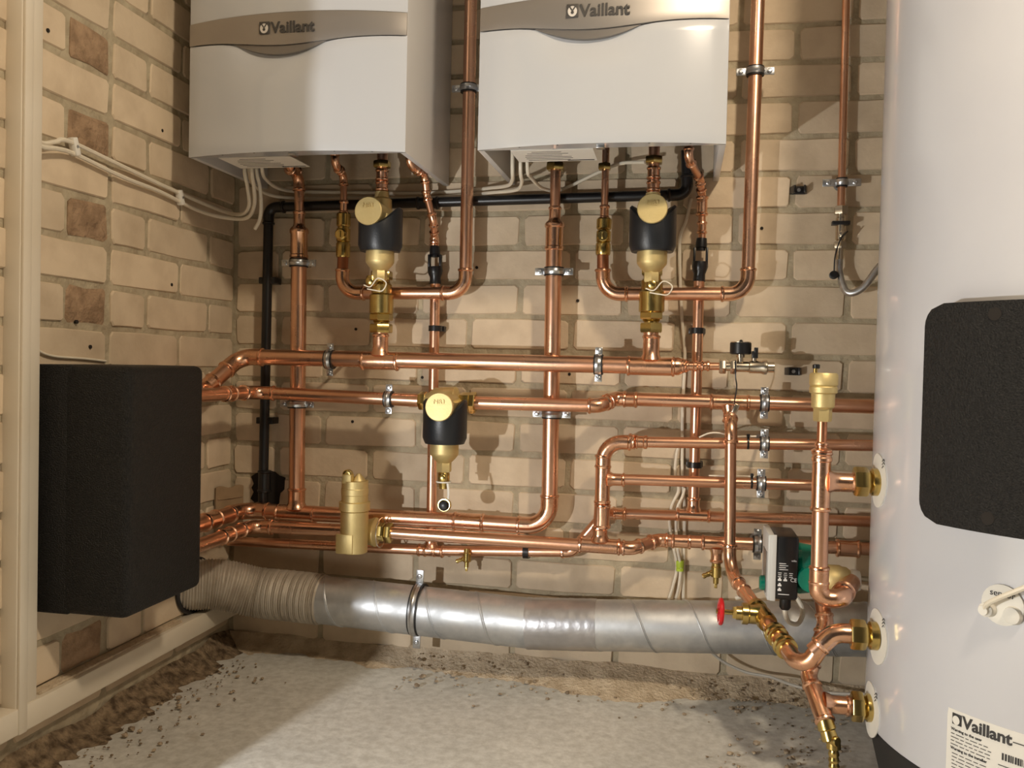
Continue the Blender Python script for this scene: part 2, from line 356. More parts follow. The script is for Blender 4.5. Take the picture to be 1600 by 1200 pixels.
# ------------------------------------------------------------------ boilers
def boiler(x0, which):
    w = 0.441; xc = x0 + w / 2; zb, zt = 1.055, 1.775
    t = thing('wall_boiler', which, 'boiler', (xc, 0, zb), 'gas boilers on the back wall')
    def fy(x):
        u = (x - xc) / (w / 2); return -0.315 - 0.030 * (1 - u * u)
    def sheet(xa, xb, zlo, zhi, off, back, nx=28, nz=10, bend=None, edge=0.006):
        vs = []; fs = []; n1 = nx + 1
        for j in range(nz + 1):
            for i in range(n1):
                x = xa + (xb - xa) * i / nx; s = j / nz; z = zlo(x) + (zhi(x) - zlo(x)) * s; y = fy(x) - off
                if bend: y += bend(x, z)
                d = min(x - xa, xb - x, z - zlo(x), zhi(x) - z)
                if d < edge * 0.5: y += edge * 0.45
                vs.append((x, y, z))
        for j in range(nz):
            for i in range(nx): fs.append([j * n1 + i, j * n1 + i + 1, (j + 1) * n1 + i + 1, (j + 1) * n1 + i])
        loop = [i for i in range(n1)] + [j * n1 + nx for j in range(1, nz + 1)] + [nz * n1 + i for i in range(nx - 1, -1, -1)] + [j * n1 for j in range(nz - 1, 0, -1)]
        o = len(vs)
        for q in loop: x, y, z = vs[q]; vs.append((x, max(back, y + 0.001), z))
        m = len(loop)
        for k in range(m): fs.append([loop[k], loop[(k + 1) % m], o + (k + 1) % m, o + k])
        fs.append([o + k for k in range(m)])
        return MB().add(vs, fs)
    def low(x): u = (x - xc) / (w / 2); return 1.2695 - 0.0175 * math.exp(-((u + 0.05) / 0.55) ** 2)
    def top(x): u = (x - xc) / (w / 2); return 1.3095 + 0.002 * (1 - u * u)
    def scoop(x, z):
        g = math.exp(-((x - xc + 0.02) / 0.085) ** 4); s = max(0.0, 1 - (low(x) - z) / 0.075)
        return 0.014 * g * s * s * (3 - 2 * s)
    for sx, nm in ((x0, 'L'), (x0 + w - 0.012, 'R')):
        MB().box((sx + 0.006, -0.158, (zb + zt) / 2), (0.012, 0.308, zt - zb), 0.0015).build('side_panel', 'enamel_side', t)
    MB().box((xc, -0.158, zt - 0.006), (w - 0.025, 0.308, 0.012)).build('top_panel', 'enamel_side', t)
    MB().box((xc, -0.15, 1.45), (w - 0.026, 0.28, 0.62)).build('inner_body', 'dark', t)
    MB().box((xc, -0.245, 1.088), (w - 0.026, 0.125, 0.003)).build('bottom_plate', 'plate', t)
    MB().box((xc + 0.03, -0.309, 1.078), (w - 0.09, 0.006, 0.030), 0.001).build('front_rail', 'steel', t)
    fp = sheet(x0 + 0.0005, x0 + w - 0.0005, lambda x: zb, lambda x: low(x) - 0.0015, 0, -0.308, nz=22, bend=scoop).build('front_panel', 'enamel', t, 50)
    sheet(x0 + 0.0005, x0 + w - 0.0005, lambda x: top(x) + 0.0015, lambda x: zt, 0, -0.308).build('upper_panel', 'enamel', t, 50)
    bd = sheet(x0 + 0.001, x0 + w - 0.001, low, top, 0.0012, -0.309, nz=6, edge=0.003).build('trim_band', 'silver', t, 50)
    def hl(x): s = (x - xc + 0.022) / 0.093; return low(x) - 0.015 * max(0.0, 1 - s * s) - 0.0012
    sheet(xc - 0.115, xc + 0.071, hl, lambda x: low(x) - 0.0005, -0.0035, -0.309, nz=4, edge=0.0).build('handle_recess', 'silver_dark', t, 50)
    # raised lettering and emblem on the band
    yb = fy(xc - 0.015) - 0.0018; R = 0.0
    text_mesh('Vaillant', 0.0292, 'lettering', 'greyprint', (xc - 0.0345, yb, 1.2735), (1, 0, 0), (0, 0, 1), bd, 0.0012, bold=0.0005)
    MB().box((xc - 0.0475, yb, 1.2838), (0.0205, 0.002, 0.0225), 0.0006).build('emblem', 'greyprint', bd)
    eg = MB(); c0 = V((xc - 0.0475, yb - 0.0014, 1.2828)); vs = [c0 + V((0.0082 * math.cos(a), 0, 0.0096 * math.sin(a) * (1.0 if math.sin(a) < 0 else 0.9))) for a in [2 * math.pi * i / 24 for i in range(24)]]
    eg.add(vs, [list(range(24))]).build('emblem_egg', 'badge', bd, 0)
    hr = MB()
    for s in (-1, 1):
        hr.add([c0 + V((s * 0.0006, -0.0005, -0.001)), c0 + V((s * 0.0062, -0.0005, 0.0072)), c0 + V((s * 0.0040, -0.0005, 0.0082)), c0 + V((0, -0.0005, 0.0022))], [[0, 1, 2, 3]])
    hr.add([c0 + V((0.0028 * math.cos(a), -0.0005, -0.0026 + 0.0028 * math.sin(a))) for a in [2 * math.pi * i / 12 for i in range(12)]], [list(range(12))])
    hr.build('emblem_hare', 'greyprint', bd, 0)
    # data flap pulled out under the front edge
    fl = MB().box((x0 + 0.135, -0.262, 1.0545), (0.150, 0.088, 0.0012)).build('data_flap', 'paper', t)
    ln = MB(); rr = random.Random(5)
    for k in range(6):
        ln.box((x0 + 0.085 + rr.uniform(0, .01) + 0.03, -0.232 - 0.012 * k, 1.0537), (rr.uniform(0.05, 0.09), 0.002, 0.0004))
    ln.box((x0 + 0.18, -0.226, 1.0537), (0.05, 0.005, 0.0004)); ln.build('print', 'ink', fl, 0)
    MB().box((x0 + 0.088, -0.30, 1.060), (0.022, 0.012, 0.012), 0.001).build('flap_clip', 'pumpwhite', t)
    MB().box((xc + 0.005, -0.326, 1.052), (0.014, 0.016, 0.006), 0.001).build('panel_latch', 'steel', t)
    for dx in (-0.14, -0.07, 0.09, 0.16):
        MB().lathe((xc + dx, fy(xc + dx) + 0.006, 1.0556), (0, 0, -1), [(0, 0.002), (0.0012, 0.0016)], 8).build('foot_stud', 'greyprint', t)
    return t
boiler(0.070, 'white wall boiler in the brick corner above the coiled white cable drop')
boiler(0.648, 'white wall boiler between two tall copper risers, farther from the left wall')

# ------------------------------------------------------------------ pipe system helpers
CU, CF = 'copper', 'copper_fit'
class Run:
    def __init__(self, label, loc, name='copper_pipe', cat='pipe', group='copper pipework'):
        self.t = thing(name, label, cat, loc, group)
    def pipe(self, a, b, r, m=CU, name='pipe'):
        MB().sweep([a, b], r, 18).build(name, m, self.t); return self
    def sock(self, r, s):      # socket end profile: distance, radius
        return [(0, r + 0.0008), (0.0015, r + 0.0030), (0.0045, r + 0.0034), (0.007, r + 0.0014), (s, r + 0.0014)]
    def elbow(self, p, c, q, r, bend=None, m=CF, name='elbow', socket=None):
        p, c, q = V(p), V(c), V(q); a = (p - c).normalized(); b = (q - c).normalized(); th = math.pi - a.angle(b)
        bend = bend or r * 2.3; tl = bend * math.tan(th / 2); s = socket if socket is not None else r * 1.25
        cen = c + (a + b).normalized() * (bend / math.cos(th / 2)); st = c + a * tl - cen; ax = a.cross(b).normalized()
        P, R = [], []
        for d, rr in self.sock(r, s): P.append(c + a * (tl + s - d)); R.append(rr)
        n = 9
        for k in range(1, n): P.append(cen + Matrix.Rotation(-th * k / n, 3, ax) @ st); R.append(r + 0.0012)
        for d, rr in self.sock(r, s)[::-1]: P.append(c + b * (tl + s - d)); R.append(rr)
        MB().sweep(P, R, 18).build(name, m, self.t); return c + a * (tl + s * 0.4), c + b * (tl + s * 0.4)
    def path(self, pts, r, bend=None, m=CU, fm=CF, socket=None):
        pts = [V(p) for p in pts]; last = pts[0]
        for i in range(1, len(pts) - 1):
            e0, e1 = self.elbow(pts[i - 1], pts[i], pts[i + 1], r, bend, fm, 'elbow', socket)
            if (e0 - last).dot(pts[i] - pts[i - 1]) > 0: self.pipe(last, e0, r, m)
            last = e1
        self.pipe(last, pts[-1], r, m); return self
    def coupling(self, c, ax, r, l, m=CF, name='coupling'):
        c = V(c); ax = V(ax).normalized(); pr = self.sock(r, l / 2); prof = pr + [(l - d, rr) for d, rr in pr[::-1]]
        MB().lathe(c - ax * l / 2, ax, prof, 18).build(name, m, self.t); return self
    def tee(self, c, ax, br, r, rb=None, l=None, lb=None, m=CF):
        c = V(c); ax = V(ax).normalized(); br = V(br).normalized(); rb = rb or r; l = l or r * 5.4; lb = lb or r * 1.4 + rb * 2.0
        pr = self.sock(r, l / 2); o = MB().lathe(c - ax * l / 2, ax, pr + [(l - d, rr) for d, rr in pr[::-1]], 18)
        o.lathe(c, br, [(r * 0.75, rb + 0.006), (r + 0.0025, rb + 0.0040), (r + 0.007, rb + 0.0016)] + [(lb - d, rr) for d, rr in self.sock(rb, lb * 0.4)[::-1]], 18)
        o.build('tee', m, self.t); return self
    def reducer(self, a, b, r1, r2, m=CF):
        a, b = V(a), V(b); l = (b - a).length; ax = b - a
        MB().lathe(a, ax, [(0, r1 + .001), (.002, r1 + .003), (.005, r1 + .003), (.007, r1 + .0014), (l * .26, r1 + .0014), (l * .32, r1 + .0030), (l * .36, r2 + .0012), (l * .40, r2 + .0036), (l * .46, r2 + .0036), (l * .49, r2 + .0014), (l - .009, r2 + .0014), (l - .007, r2 + .003), (l - .002, r2 + .003), (l, r2 + .001)], 18).build('reducer', m, self.t); return self
X, Y, Z = V((1, 0, 0)), V((0, 1, 0)), V((0, 0, 1))
R35, R28, R22, R15 = 0.0172, 0.0138, 0.0110, 0.0075
def lerp(a, b, t): return V(a).lerp(V(b), t)
def union_nut(r, p, ax, l, af, m='brass', name='compression_nut', t=None):
    MB().hexnut(p, ax, l, af).build(name, m, t or r.t)

def up(p): return V((p[0], p[1], 1.145))      # boiler connections sit at the underside of the inner body
# lower back header (35 mm) with the two big drops
h4 = Run('thick copper header pipe low on the wall where both boiler drops join', (0.140, -0.060, 0.325))
c4 = V((0.063, -0.060, 0.325))
h4.path([V((c4.x, -0.43, c4.z)), c4, (0.540, -0.060, 0.328), ], R35)
h4.coupling((c4.x, -0.20, c4.z), Y, R35, 0.05)
t1 = V((0.191, -0.060, 0.323)); h4.tee(t1, X, Z, R35, R35)
# left boiler drop
v1 = Run('thick copper drop pipe from the left boiler beside the black waste pipe', (0.187, -0.060, 0.890))
v1.path([up((0.180, -0.110, 1.079)), (0.180, -0.110, 1.079), (0.183, -0.060, 1.079), (0.187, -0.060, 0.980)], R22, 0.028)
v1.reducer((0.186, -0.060, 0.994), (0.187, -0.060, 0.890), R22, R35); v1.pipe((0.187, -0.060, 0.893), t1 + Z * 0.045, R35)
union_nut(v1, V((0.180, -0.110, 1.079)) + Z * .045, (0, 0, -1), 0.018, 0.030)
# right boiler drop, continues into the header
v5 = Run('thick copper drop pipe from the right boiler bending left into the low header', (0.757, -0.060, 0.894))
v5.pipe(up((0.755, -0.060, 1.078)), (0.756, -0.060, 0.993), R22); v5.reducer((0.756, -0.060, 0.997), (0.756, -0.060, 0.906), R22, R35)
v5.path([(0.756, -0.060, 0.910), (0.759, -0.060, 0.327), (0.540, -0.060, 0.328)], R35, 0.046)
v5.coupling((0.586, -0.060, 0.328), X, R35, 0.068)
MB().hexnut((0.755, -0.060, 1.088), (0, 0, -1), 0.016, 0.034).build('compression_nut', 'brass', v5.t)

# upper header (35 mm)
h1 = Run('thick copper header pipe crossing in front of both boiler drops', (0.289, -0.105, 0.671))
a1 = V((0.075, -0.105, 0.670)); b1 = V((0.046, -0.205, a1.z - 0.072))
h1.path([V((0.046, -0.43, b1.z)), b1, a1, (0.954, -0.105, 0.670)], R35, 0.040)
tA, tB = V((0.396, -0.105, 0.667)), V((0.963, -0.105, 0.669))
h1.tee(tA, X, Z, R35, 0.0150, 0.082, 0.058); h1.tee(tB, X, Z, R35, 0.0150, 0.095, 0.062)
h1.reducer((1.022, -0.105, 0.671) , (1.055, -0.105, 0.671), R22 + .001, R15)
h1.pipe((1.048, -0.105, 0.671), (1.101, -0.105, 0.672), R15)
MB().lathe((1.005, -0.105, 0.670), X, [(0, R35), (0.012, R35 + .001), (0.022, R22 + .002), (0.03, R22)], 18).build('reducer', CF, h1.t)
h1.coupling((1.069, -0.105, 0.672), X, R15, 0.018)

# second header (28 mm), left half up to the dirt separator and right half with the branch
h2 = Run('copper pipe from the black insulated box to the horizontal dirt separator', (0.291, -0.105, 0.588))
c2 = V((0.108, -0.105, 0.593))
h2.path([V((c2.x, -0.43, c2.z)), c2, (0.496, -0.105, 0.586)], R28); h2.coupling((c2.x, -0.215, c2.z), Y, R28, 0.035)
h2b = Run('copper pipe right of the separator with a stepped bend and long run behind the cylinder', (0.683, -0.105, 0.585))
h2b.path([(0.604, -0.105, 0.585), (0.862, -0.105, 0.587), (0.892, -0.070, 0.601), (1.456, -0.070, 0.600)], R28, 0.022, socket=0.012)
h2b.coupling((0.922, -0.070, 0.600), X, R28, 0.03)
tC = V((1.120, -0.070, 0.600)); h2b.tee(tC, X, (0, -0.35, -1), R28, R22, 0.078, 0.042)

# gas risers with U-bends
def uriser(label, pts_top, valve, dn, lowL, lowR, topR):
    g = Run(label, lowL, group='copper gas risers')
    g.path(pts_top, R15, 0.022)
    a, b = V(valve[0]), V(valve[1]); ax = (b - a); l = ax.length
    g.coupling(a - ax.normalized() * 0.012, ax, R15, 0.03)
    bd = MB().lathe(a, ax, [(0, .013), (.003, .0155), (l * .28, .0155), (l * .32, .0125), (l * .36, .0125), (l * .36, .0150), (l * .64, .0150), (l * .64, .0125), (l * .70, .0155), (l - .004, .0155), (l, .014)], 20).build('gas_cock', 'brass', g.t)
    cpt = (a + b) / 2
    MB().lathe(cpt + V((0, -0.008, 0)), (0, -1, 0), [(0, .0125), (.010, .0125), (.012, .010)], 16).build('spindle', 'brass', bd)
    MB().box(cpt + V((0, -0.021, 0)), (.004, .003, .014), .0005).build('spindle_slot', 'brass', bd)
    g.pipe(b, V(b) + (V(lowL) - b) * 0.5, R22 + .001, 'copper_dark')
    g.path([V(b) + (V(lowL) - b) * 0.35, lowL, lowR, topR], R28 - .0004, 0.036, 'copper')
    return g
uriser('copper riser with a U-bend rising between the two boilers', [up((0.284, -0.100, 1.081)), (0.284, -0.100, 1.081), (0.288, -0.060, 1.076), (0.290, -0.060, 0.986)], ((0.290, -0.060, 0.989), (0.290, -0.060, 0.892)), None, (0.289, -0.060, 0.814), (0.567, -0.060, 0.816), (0.566, -0.060, 1.528))
u2_ = uriser('copper riser with a U-bend rising on the far side of the right boiler', [up((0.859, -0.060, 1.026)), (0.859, -0.060, 0.967)], ((0.859, -0.060, 0.972), (0.858, -0.060, 0.896)), None, (0.860, -0.060, 0.816), (1.149, -0.060, 0.818), (1.154, -0.060, 1.489))

MB().hexnut((0.857, -0.060, 1.084), (0, 0, -1), .013, .024).build('compression_nut', 'brass', u2_.t)
# relief discharge pipes with tundishes
def discharge(label, top, tun, low, clipat):
    d = Run(label, tun[0], group='relief discharge pipes')
    d.path(top, R15, 0.018, 'copper')
    a, b = V(tun[0]), V(tun[1]); l = (b - a).length; ax = b - a
    q = MB().lathe(a - ax * 0.02, ax, [(0, .0105), (l * .12, .0115), (l * .22, .0115), (l * .24, .009), (l * .3, .009)], 14)
    for s in (-1, 1):
        q.box(lerp(a, b, .42) + V((s * .0125, 0, 0)), (.005, .012, l * .42), .001)
    q.lathe(lerp(a, b, .55), ax, [(0, .0155), (l * .12, .0165), (l * .2, .015), (l * .3, .0118), (l * .48, .0125)], 14)
    q.build('tundish', 'black', d.t); d.pipe(lerp(a, b, .95), low, R22); return d
dA = discharge('thin copper discharge pipe with a black tundish under the left boiler', [up((0.461, -0.130, 1.072)), (0.461, -0.130, 1.072), (0.479, -0.085, 1.065), (0.480, -0.068, 1.022), (0.494, -0.062, 0.971), (0.489, -0.034, 0.940), (0.489, -0.030, 0.910)], ((0.489, -0.030, 0.918), (0.492, -0.030, 0.840)), (0.494, -0.030, 0.254), None)
dA.coupling((0.488, -0.030, 0.929), Z, R15, 0.02)
dB = discharge('thin copper discharge pipe with a black tundish under the right boiler', [up((1.026, -0.130, 1.074)), (1.026, -0.130, 1.074), (1.050, -0.060, 1.049), (1.055, -0.035, 1.021), (1.058, -0.032, 0.926)], ((1.057, -0.032, 0.932), (1.054, -0.032, 0.848)), (1.055, -0.035, 0.366), None)
dB.coupling((1.056, -0.034, 0.999), Z, R15 + .002, 0.040); dB.coupling((1.057, -0.033, 0.955), Z, R15, 0.026)

# discharge collecting pipe along the bottom, rising to the lowest right-hand run
h6 = Run('copper discharge pipe low behind the headers rising to the cylinder side', (0.492, -0.030, 0.254))
h6.path([(0.011, -0.030, 0.246), (0.492, -0.030, 0.254), (0.805, -0.035, 0.272), (0.873, -0.035, 0.358), (1.471, -0.035, 0.372)], R22, 0.02)
h6.tee((0.494, -0.030, 0.254), X, Z, R22, R22); h6.tee((1.055, -0.035, 0.364), X, Z, R22, R22, 0.07)
h6.coupling((0.903, -0.035, 0.359), X, R22, 0.03)

# lower front header (28 mm) through the air separator
h4b = Run('copper header pipe low in front, left of the brass air separator', (0.222, -0.105, 0.303))
c4b = V((0.108, -0.105, 0.299)); h4b.path([V((c4b.x, -0.43, c4b.z)), c4b, (0.332, -0.105, 0.302)], R28)
h4b.coupling((c4b.x, -0.215, c4b.z), Y, R28, 0.04)
h4c = Run('copper header pipe right of the air separator running to the pump', (0.621, -0.105, 0.305))
h4c.path([(0.429, -0.105, 0.303), (0.936, -0.105, 0.302), (0.985, -0.062, 0.313), (1.466, -0.062, 0.322)], R28 - .001, 0.024, socket=0.012)
tD = V((0.870, -0.105, 0.303)); h4c.tee(tD, V((0.936, -0.105, 0.302)) - V((0.429, -0.105, 0.303)), Z, R28, R28, 0.085, 0.04)
h4c.coupling((1.032, -0.062, 0.313), X, R28 - .002, 0.04); h4c.coupling((1.354, -0.062, 0.319), X, R28 + .001, 0.045)
tE = V((1.103, -0.062, 0.314)); h4c.tee(tE, X, -Z, R28 - .001, R22 - .001, 0.062, 0.040)
# vertical manifold and the two upper branches
mn = Run('short copper riser with three branches to the cylinder', (0.872, -0.105, 0.424))
mtop = V((0.874, -0.105, 0.515))
e = mn.elbow(tD + Z * .04, mtop, mtop + X * .2, R28, 0.038); mn.pipe(tD + Z * 0.03, e[0], R28)
mn.reducer(V((0.923, -0.105, 0.517)), V((0.961, -0.105, 0.517)), R28, R22)
mn.pipe(e[1], (0.933, -0.105, 0.517), R28); mn.pipe((0.956, -0.105, 0.517), (1.450, -0.105, 0.529), R22)
mn.tee((0.873, -0.105, 0.439), Z, X, R28, R22, 0.10, 0.045); mn.pipe((0.909, -0.105, 0.440), (1.452, -0.105, 0.449), R22)
mn.coupling((0.874, -0.105, 0.364), Z, R28, 0.05)

# branch dropping from the second header to the gate valve and the cylinder
br = Run('copper branch pipe dropping in front of the right-hand runs to the gate valve', (1.120, -0.140, 0.441))
q0 = tC + V((0, -0.014, -0.045)); q1 = V((1.120, -0.140, 0.527)); q2 = V((1.125, -0.140, 0.276)); q3 = V((1.209, -0.425, 0.211))
br.elbow(tC, q1 + Z * 0.028, q2, R22, 0.03, socket=0.014); br.pipe(q0, q1 + Z * 0.02, R22)
e0, e1 = br.elbow(q1, q2, q3, R22, 0.05); br.pipe(q1, e0, R22)
dg = (q3 - q2).normalized(); Ld = (q3 - q2).length
br.pipe(e1, q2 + dg * Ld * 0.52, R22); br.coupling(q2 + dg * Ld * 0.36, dg, R22, 0.065)
br.pipe(q2 + dg * Ld * 0.5, q2 + dg * Ld * 0.97, R22 + .001)
q4 = V((1.223, -0.452, 0.215)); q5 = V((1.267, -0.452, 0.262)); q6 = V((1.312, -0.452, 0.263))
pth = rounded([q2 + dg * Ld * 0.80, q3 + dg * 0.012, q4 + V((0.008, 0, -0.004)), lerp(q4, q5, .6)], 0.022, 8)
MB().sweep(pth, R28, 18).build('elbow', CF, br.t)
ee = br.elbow(lerp(q4, q5, .3), q5, q6, R28, 0.03, socket=0.02); br.pipe(lerp(q4, q5, .3), ee[0], R28); br.pipe(ee[1], q6, R28)
for f, nm in ((0.74, 'a'), (0.86, 'b')):
    MB().lathe(q2 + dg * Ld * f, dg, [(0, .014), (.002, .0185), (.010, .0190), (.012, .016), (.016, .016), (.017, .0185), (.021, .0185), (.023, .014)], 20).build('union_ring', 'brass', br.t)
gv = thing('gate_valve', 'brass gate valve with a red handwheel in front of the metal duct', 'valve', q2 + dg * Ld * 0.56)
gc = q2 + dg * Ld * 0.56
MB().lathe(gc - dg * 0.030, dg, [(0, .0165), (.010, .0175), (.012, .0145), (.03, .017), (.048, .0145), (.050, .0175), (.060, .0165)], 20).build('valve_body', 'brass', gv)
st = V((-1, -0.06, 0.03)).normalized()
MB().lathe(gc, st, [(0, .0165), (.022, .0165), (.024, .0185), (.034, .0185), (.034, .012), (.044, .012)], 20).build('bonnet', 'brass', gv)
MB().hexnut(gc + st * .036, st, 0.014, 0.020).build('gland_nut', 'brass', gv)
MB().lathe(gc + st * .048, st, [(0, .0045), (.03, .004)], 10).build('spindle', 'brass', gv)
wc = gc + st * 0.070; wh = MB(); px = st.cross(Z).normalized(); pz = px.cross(st)
ringP = [wc + (px * math.cos(a) + pz * math.sin(a)) * 0.0195 for a in [2 * math.pi * i / 28 for i in range(29)]]
wh.sweep(ringP, 0.0042, 10, False)
for k in range(5):
    a = 2 * math.pi * k / 5 + .3; wh.sweep([wc, wc + (px * math.cos(a) + pz * math.sin(a)) * 0.018], 0.0034, 8)
wh.lathe(wc - st * .004, st, [(0, .006), (.009, .006)], 14).build('handwheel', 'red', gv)

# cylinder connection tee with air vent and drop to the pump
v11 = Run('copper riser standing off the cylinder with a side tee at its collar', (1.244, -0.430, 0.494))
vt = V((1.244, -0.430, 0.494)); vb = V((1.245, -0.430, 0.309))
v11.tee(vt, Z, X, R28 - .001, R28 - .001, 0.095, 0.052); v11.pipe(vt + X * 0.04, vt + X * 0.085, R28 - .001)
v11.reducer((1.243, -0.430, 0.556), (1.244, -0.430, 0.524), R15, R28 - .001); v11.pipe((1.243, -0.430, 0.591), (1.243, -0.430, 0.546), R15, 'copper_dark')
ca = vb + X * 0.030; cb = ca + V((0.036, 0.085, 0.012))
MB().sweep(rounded([vb + Z * .05, vb, ca + X * .004, cb], .020, 10), R28 + .0012, 18).build('elbow', CF, v11.t); v11.coupling(lerp(ca, cb, .34), cb - ca, R28 + .001, .016); v11.pipe(vt, vb + Z * 0.03, R28 - .001)
v11.coupling(vb + Z * 0.036, Z, R28 - .001, 0.03)
av = thing('air_vent', 'brass bottle air vent with a small black cap on top of a copper stub', 'air vent', (1.243, -0.430, 0.591))
ap = V((1.243, -0.430, 0.588)); u = 0.00103
MB().hexnut(ap, Z, 22 * u, 24 * u).build('base_nut', 'satin_brass', av)
MB().lathe(ap + Z * 18 * u, Z, [(0, 12 * u), (4 * u, 17 * u), (24 * u, 17.5 * u), (26 * u, 20.5 * u), (34 * u, 20.5 * u), (36 * u, 19 * u), (38 * u, 21 * u), (53 * u, 21 * u), (56 * u, 19 * u)], 24).build('vent_body', 'satin_brass', av)
MB().lathe(ap + V((-13 * u, -.004, 72 * u)), Z, [(0, 3.2 * u), (9 * u, 3.2 * u)], 12).build('vent_stem', 'brass', av)
MB().lathe(ap + V((-12 * u, -.004, 80 * u)), Z, [(0, 3.4 * u), (1 * u, 5.5 * u), (6 * u, 5.5 * u), (7 * u, 4 * u)], 14).build('vent_cap', 'black', av)

# bottom connection of the cylinder
lb = Run('copper pipe curling from below the pump to the lowest cylinder collar', (1.242, -0.420, 0.177))
lp = [(1.264, -0.340, 0.285), (1.268, -0.362, 0.249), (1.238, -0.395, 0.174), (1.249, -0.430, 0.144)]
lb.path(lp[:3] + [lp[3]], R22 + .001, 0.026, 'copper_dark', CF, 0.012)
ldir = (V(lp[3]) - V(lp[2])).normalized(); lt = V((1.250, -0.430, 0.142))
lb.tee(lt, ldir, X, R28 - .001, R28 - .001, 0.066, 0.048); lb.pipe(lt + X * .03, (1.320, -0.430, 0.143), R28 - .001)

# brass compression nuts at the cylinder
for px_, lab in (((1.292, -0.430, 0.496), 'top'), ((1.290, -0.452, 0.262), 'mid'), ((1.299, -0.430, 0.142), 'low')):
    pr = {'top': v11, 'mid': br, 'low': lb}[lab]; p0 = V(px_); L0 = 1.331 - p0.x
    MB().hexnut(p0, X, L0 * 0.55, 0.040).build('compression_nut', 'brass', pr.t)
    MB().lathe(p0 + X * L0 * .5, X, [(0, .018), (L0 * .1, .0165), (L0 * .2, .0215), (L0 * .46, .0215), (L0 * .5, .019)], 20).build('cylinder_union', 'brass', pr.t)

# drain cocks
def drain(label, p, d, s=1.0, group='brass drain cocks'):
    p = V(p); d = V(d).normalized(); t = thing('drain_cock', label, 'valve', p, group)
    MB().lathe(p, d, [(0, .009 * s), (.010 * s, .009 * s), (.012 * s, .0105 * s), (.032 * s, .0105 * s), (.034 * s, .006 * s), (.046 * s, .0055 * s)], 14).build('cock_body', 'brass', t)
    sd = (V((-1, -0.2, -0.35)) - d * V((-1, -0.2, -0.35)).dot(d)).normalized()
    MB().lathe(p + d * .020 * s, sd + d * .45, [(0, .006 * s), (.012 * s, .006 * s), (.014 * s, .0045 * s), (.018 * s, .0058 * s), (.022 * s, .0045 * s), (.026 * s, .0058 * s), (.030 * s, .0045 * s)], 12).build('hose_tail', 'brass', t)
    MB().box(p + d * .050 * s, (.006 * s, .006 * s, .010 * s), .0005).build('square_key', 'brass', t); return t
drain('brass drain cock hanging under the pipe left of the circulation pump', tE - Z * 0.036, (0, 0, -1))
drain('brass drain cock on the discharge pipe behind the low front header', (0.580, -0.045, 0.266), (0.05, -0.3, -1), 0.85)
dc = thing('drain_cock', 'brass drain cock pointing to the floor beside the cylinder base', 'valve', lt + ldir * .03, 'brass drain cocks')
dd = V((0.30, -0.35, -1)).normalized(); dp = lt + ldir * 0.026
MB().lathe(dp, dd, [(0, .013), (.016, .014), (.018, .0115), (.032, .013), (.034, .010)], 16).build('cock_body', 'brass', dc)
MB().lathe(dp + dd * .034 + V((.004, 0, 0)), (0.02, -.15, -1), [(0, .0105), (.010, .011), (.012, .007), (.018, .0085), (.022, .007), (.027, .0085), (.031, .007), (.036, .0085), (.040, .007), (.046, .007)], 16).build('hose_tail', 'brass', dc)
MB().lathe(dp + dd * .030, (0.7, -1, 0.1), [(0, .008), (.014, .008), (.016, .0065)], 14).build('plug_screw', 'brass', dc)
# ------------------------------------------------------------------ dirt separators, ball valves, air separator
def arc_collar(c, r0, r1, zlo, ztop_fn, a0, a1, n=26):
    vs = []; fs = []
    for i in range(n + 1):
        a = a0 + (a1 - a0) * i / n; d = V((math.sin(a), -math.cos(a), 0)); zt = ztop_fn(a)
        vs += [c + d * r0 + Z * zlo, c + d * (r1 - .005) + Z * zlo, c + d * r1 + Z * (zlo + .012), c + d * r1 + Z * (zt - .004), c + d * (r1 - .004) + Z * zt, c + d * r0 + Z * (zt - .006)]
    for i in range(n):
        for k in range(6): fs.append([i * 6 + k, i * 6 + (k + 1) % 6, (i + 1) * 6 + (k + 1) % 6, (i + 1) * 6 + k])
    fs.append([0, 1, 2, 3, 4, 5]); fs.append([n * 6 + k for k in range(6)]); return MB().add(vs, fs)
def dirt_sep(label, cap, dx, pipe_pt):
    c = V(cap); t = thing('dirt_separator', label, 'dirt separator', c, 'magnetic dirt separators')
    nrm = V((0.0, -1, 0.06)).normalized(); ax = c + V((dx, 0.0480, 0)); pp = V(pipe_pt)
    hd = MB().lathe(c, -nrm, [(0, .0272), (.0012, .0285), (.007, .0285), (.0075, .0265), (.034, .0275), (.060, .0285), (.086, .029)], 30).build('swivel_head', 'satin_brass', t)
    text_mesh('MB3', 0.013, 'embossed_mark', 'satin_brass', c + V((0, -0.0008, 0.006)) + nrm * .001, (1, 0, 0), (0, nrm.z, -nrm.y), hd, 0.0003, 'CENTER')
    arc_collar(ax, .0295, .0450, -.076, lambda a: .014 - .036 * max(0, math.cos(a)) ** 2, -2.15, 2.15).build('magnet_collar', 'collar', t, 40)
    MB().lathe(ax + Z * .0, (0, 0, -1), [(0, .024), (.03, .028), (.095, .0292), (.099, .0285), (.106, .023), (.114, .0155), (.116, .012)], 28).build('dirt_chamber', 'satin_brass', t)
    MB().hexnut(ax - Z * .114, (0, 0, -1), .020, .027).build('drain_nut', 'satin_brass', t)
    return t, ax, pp
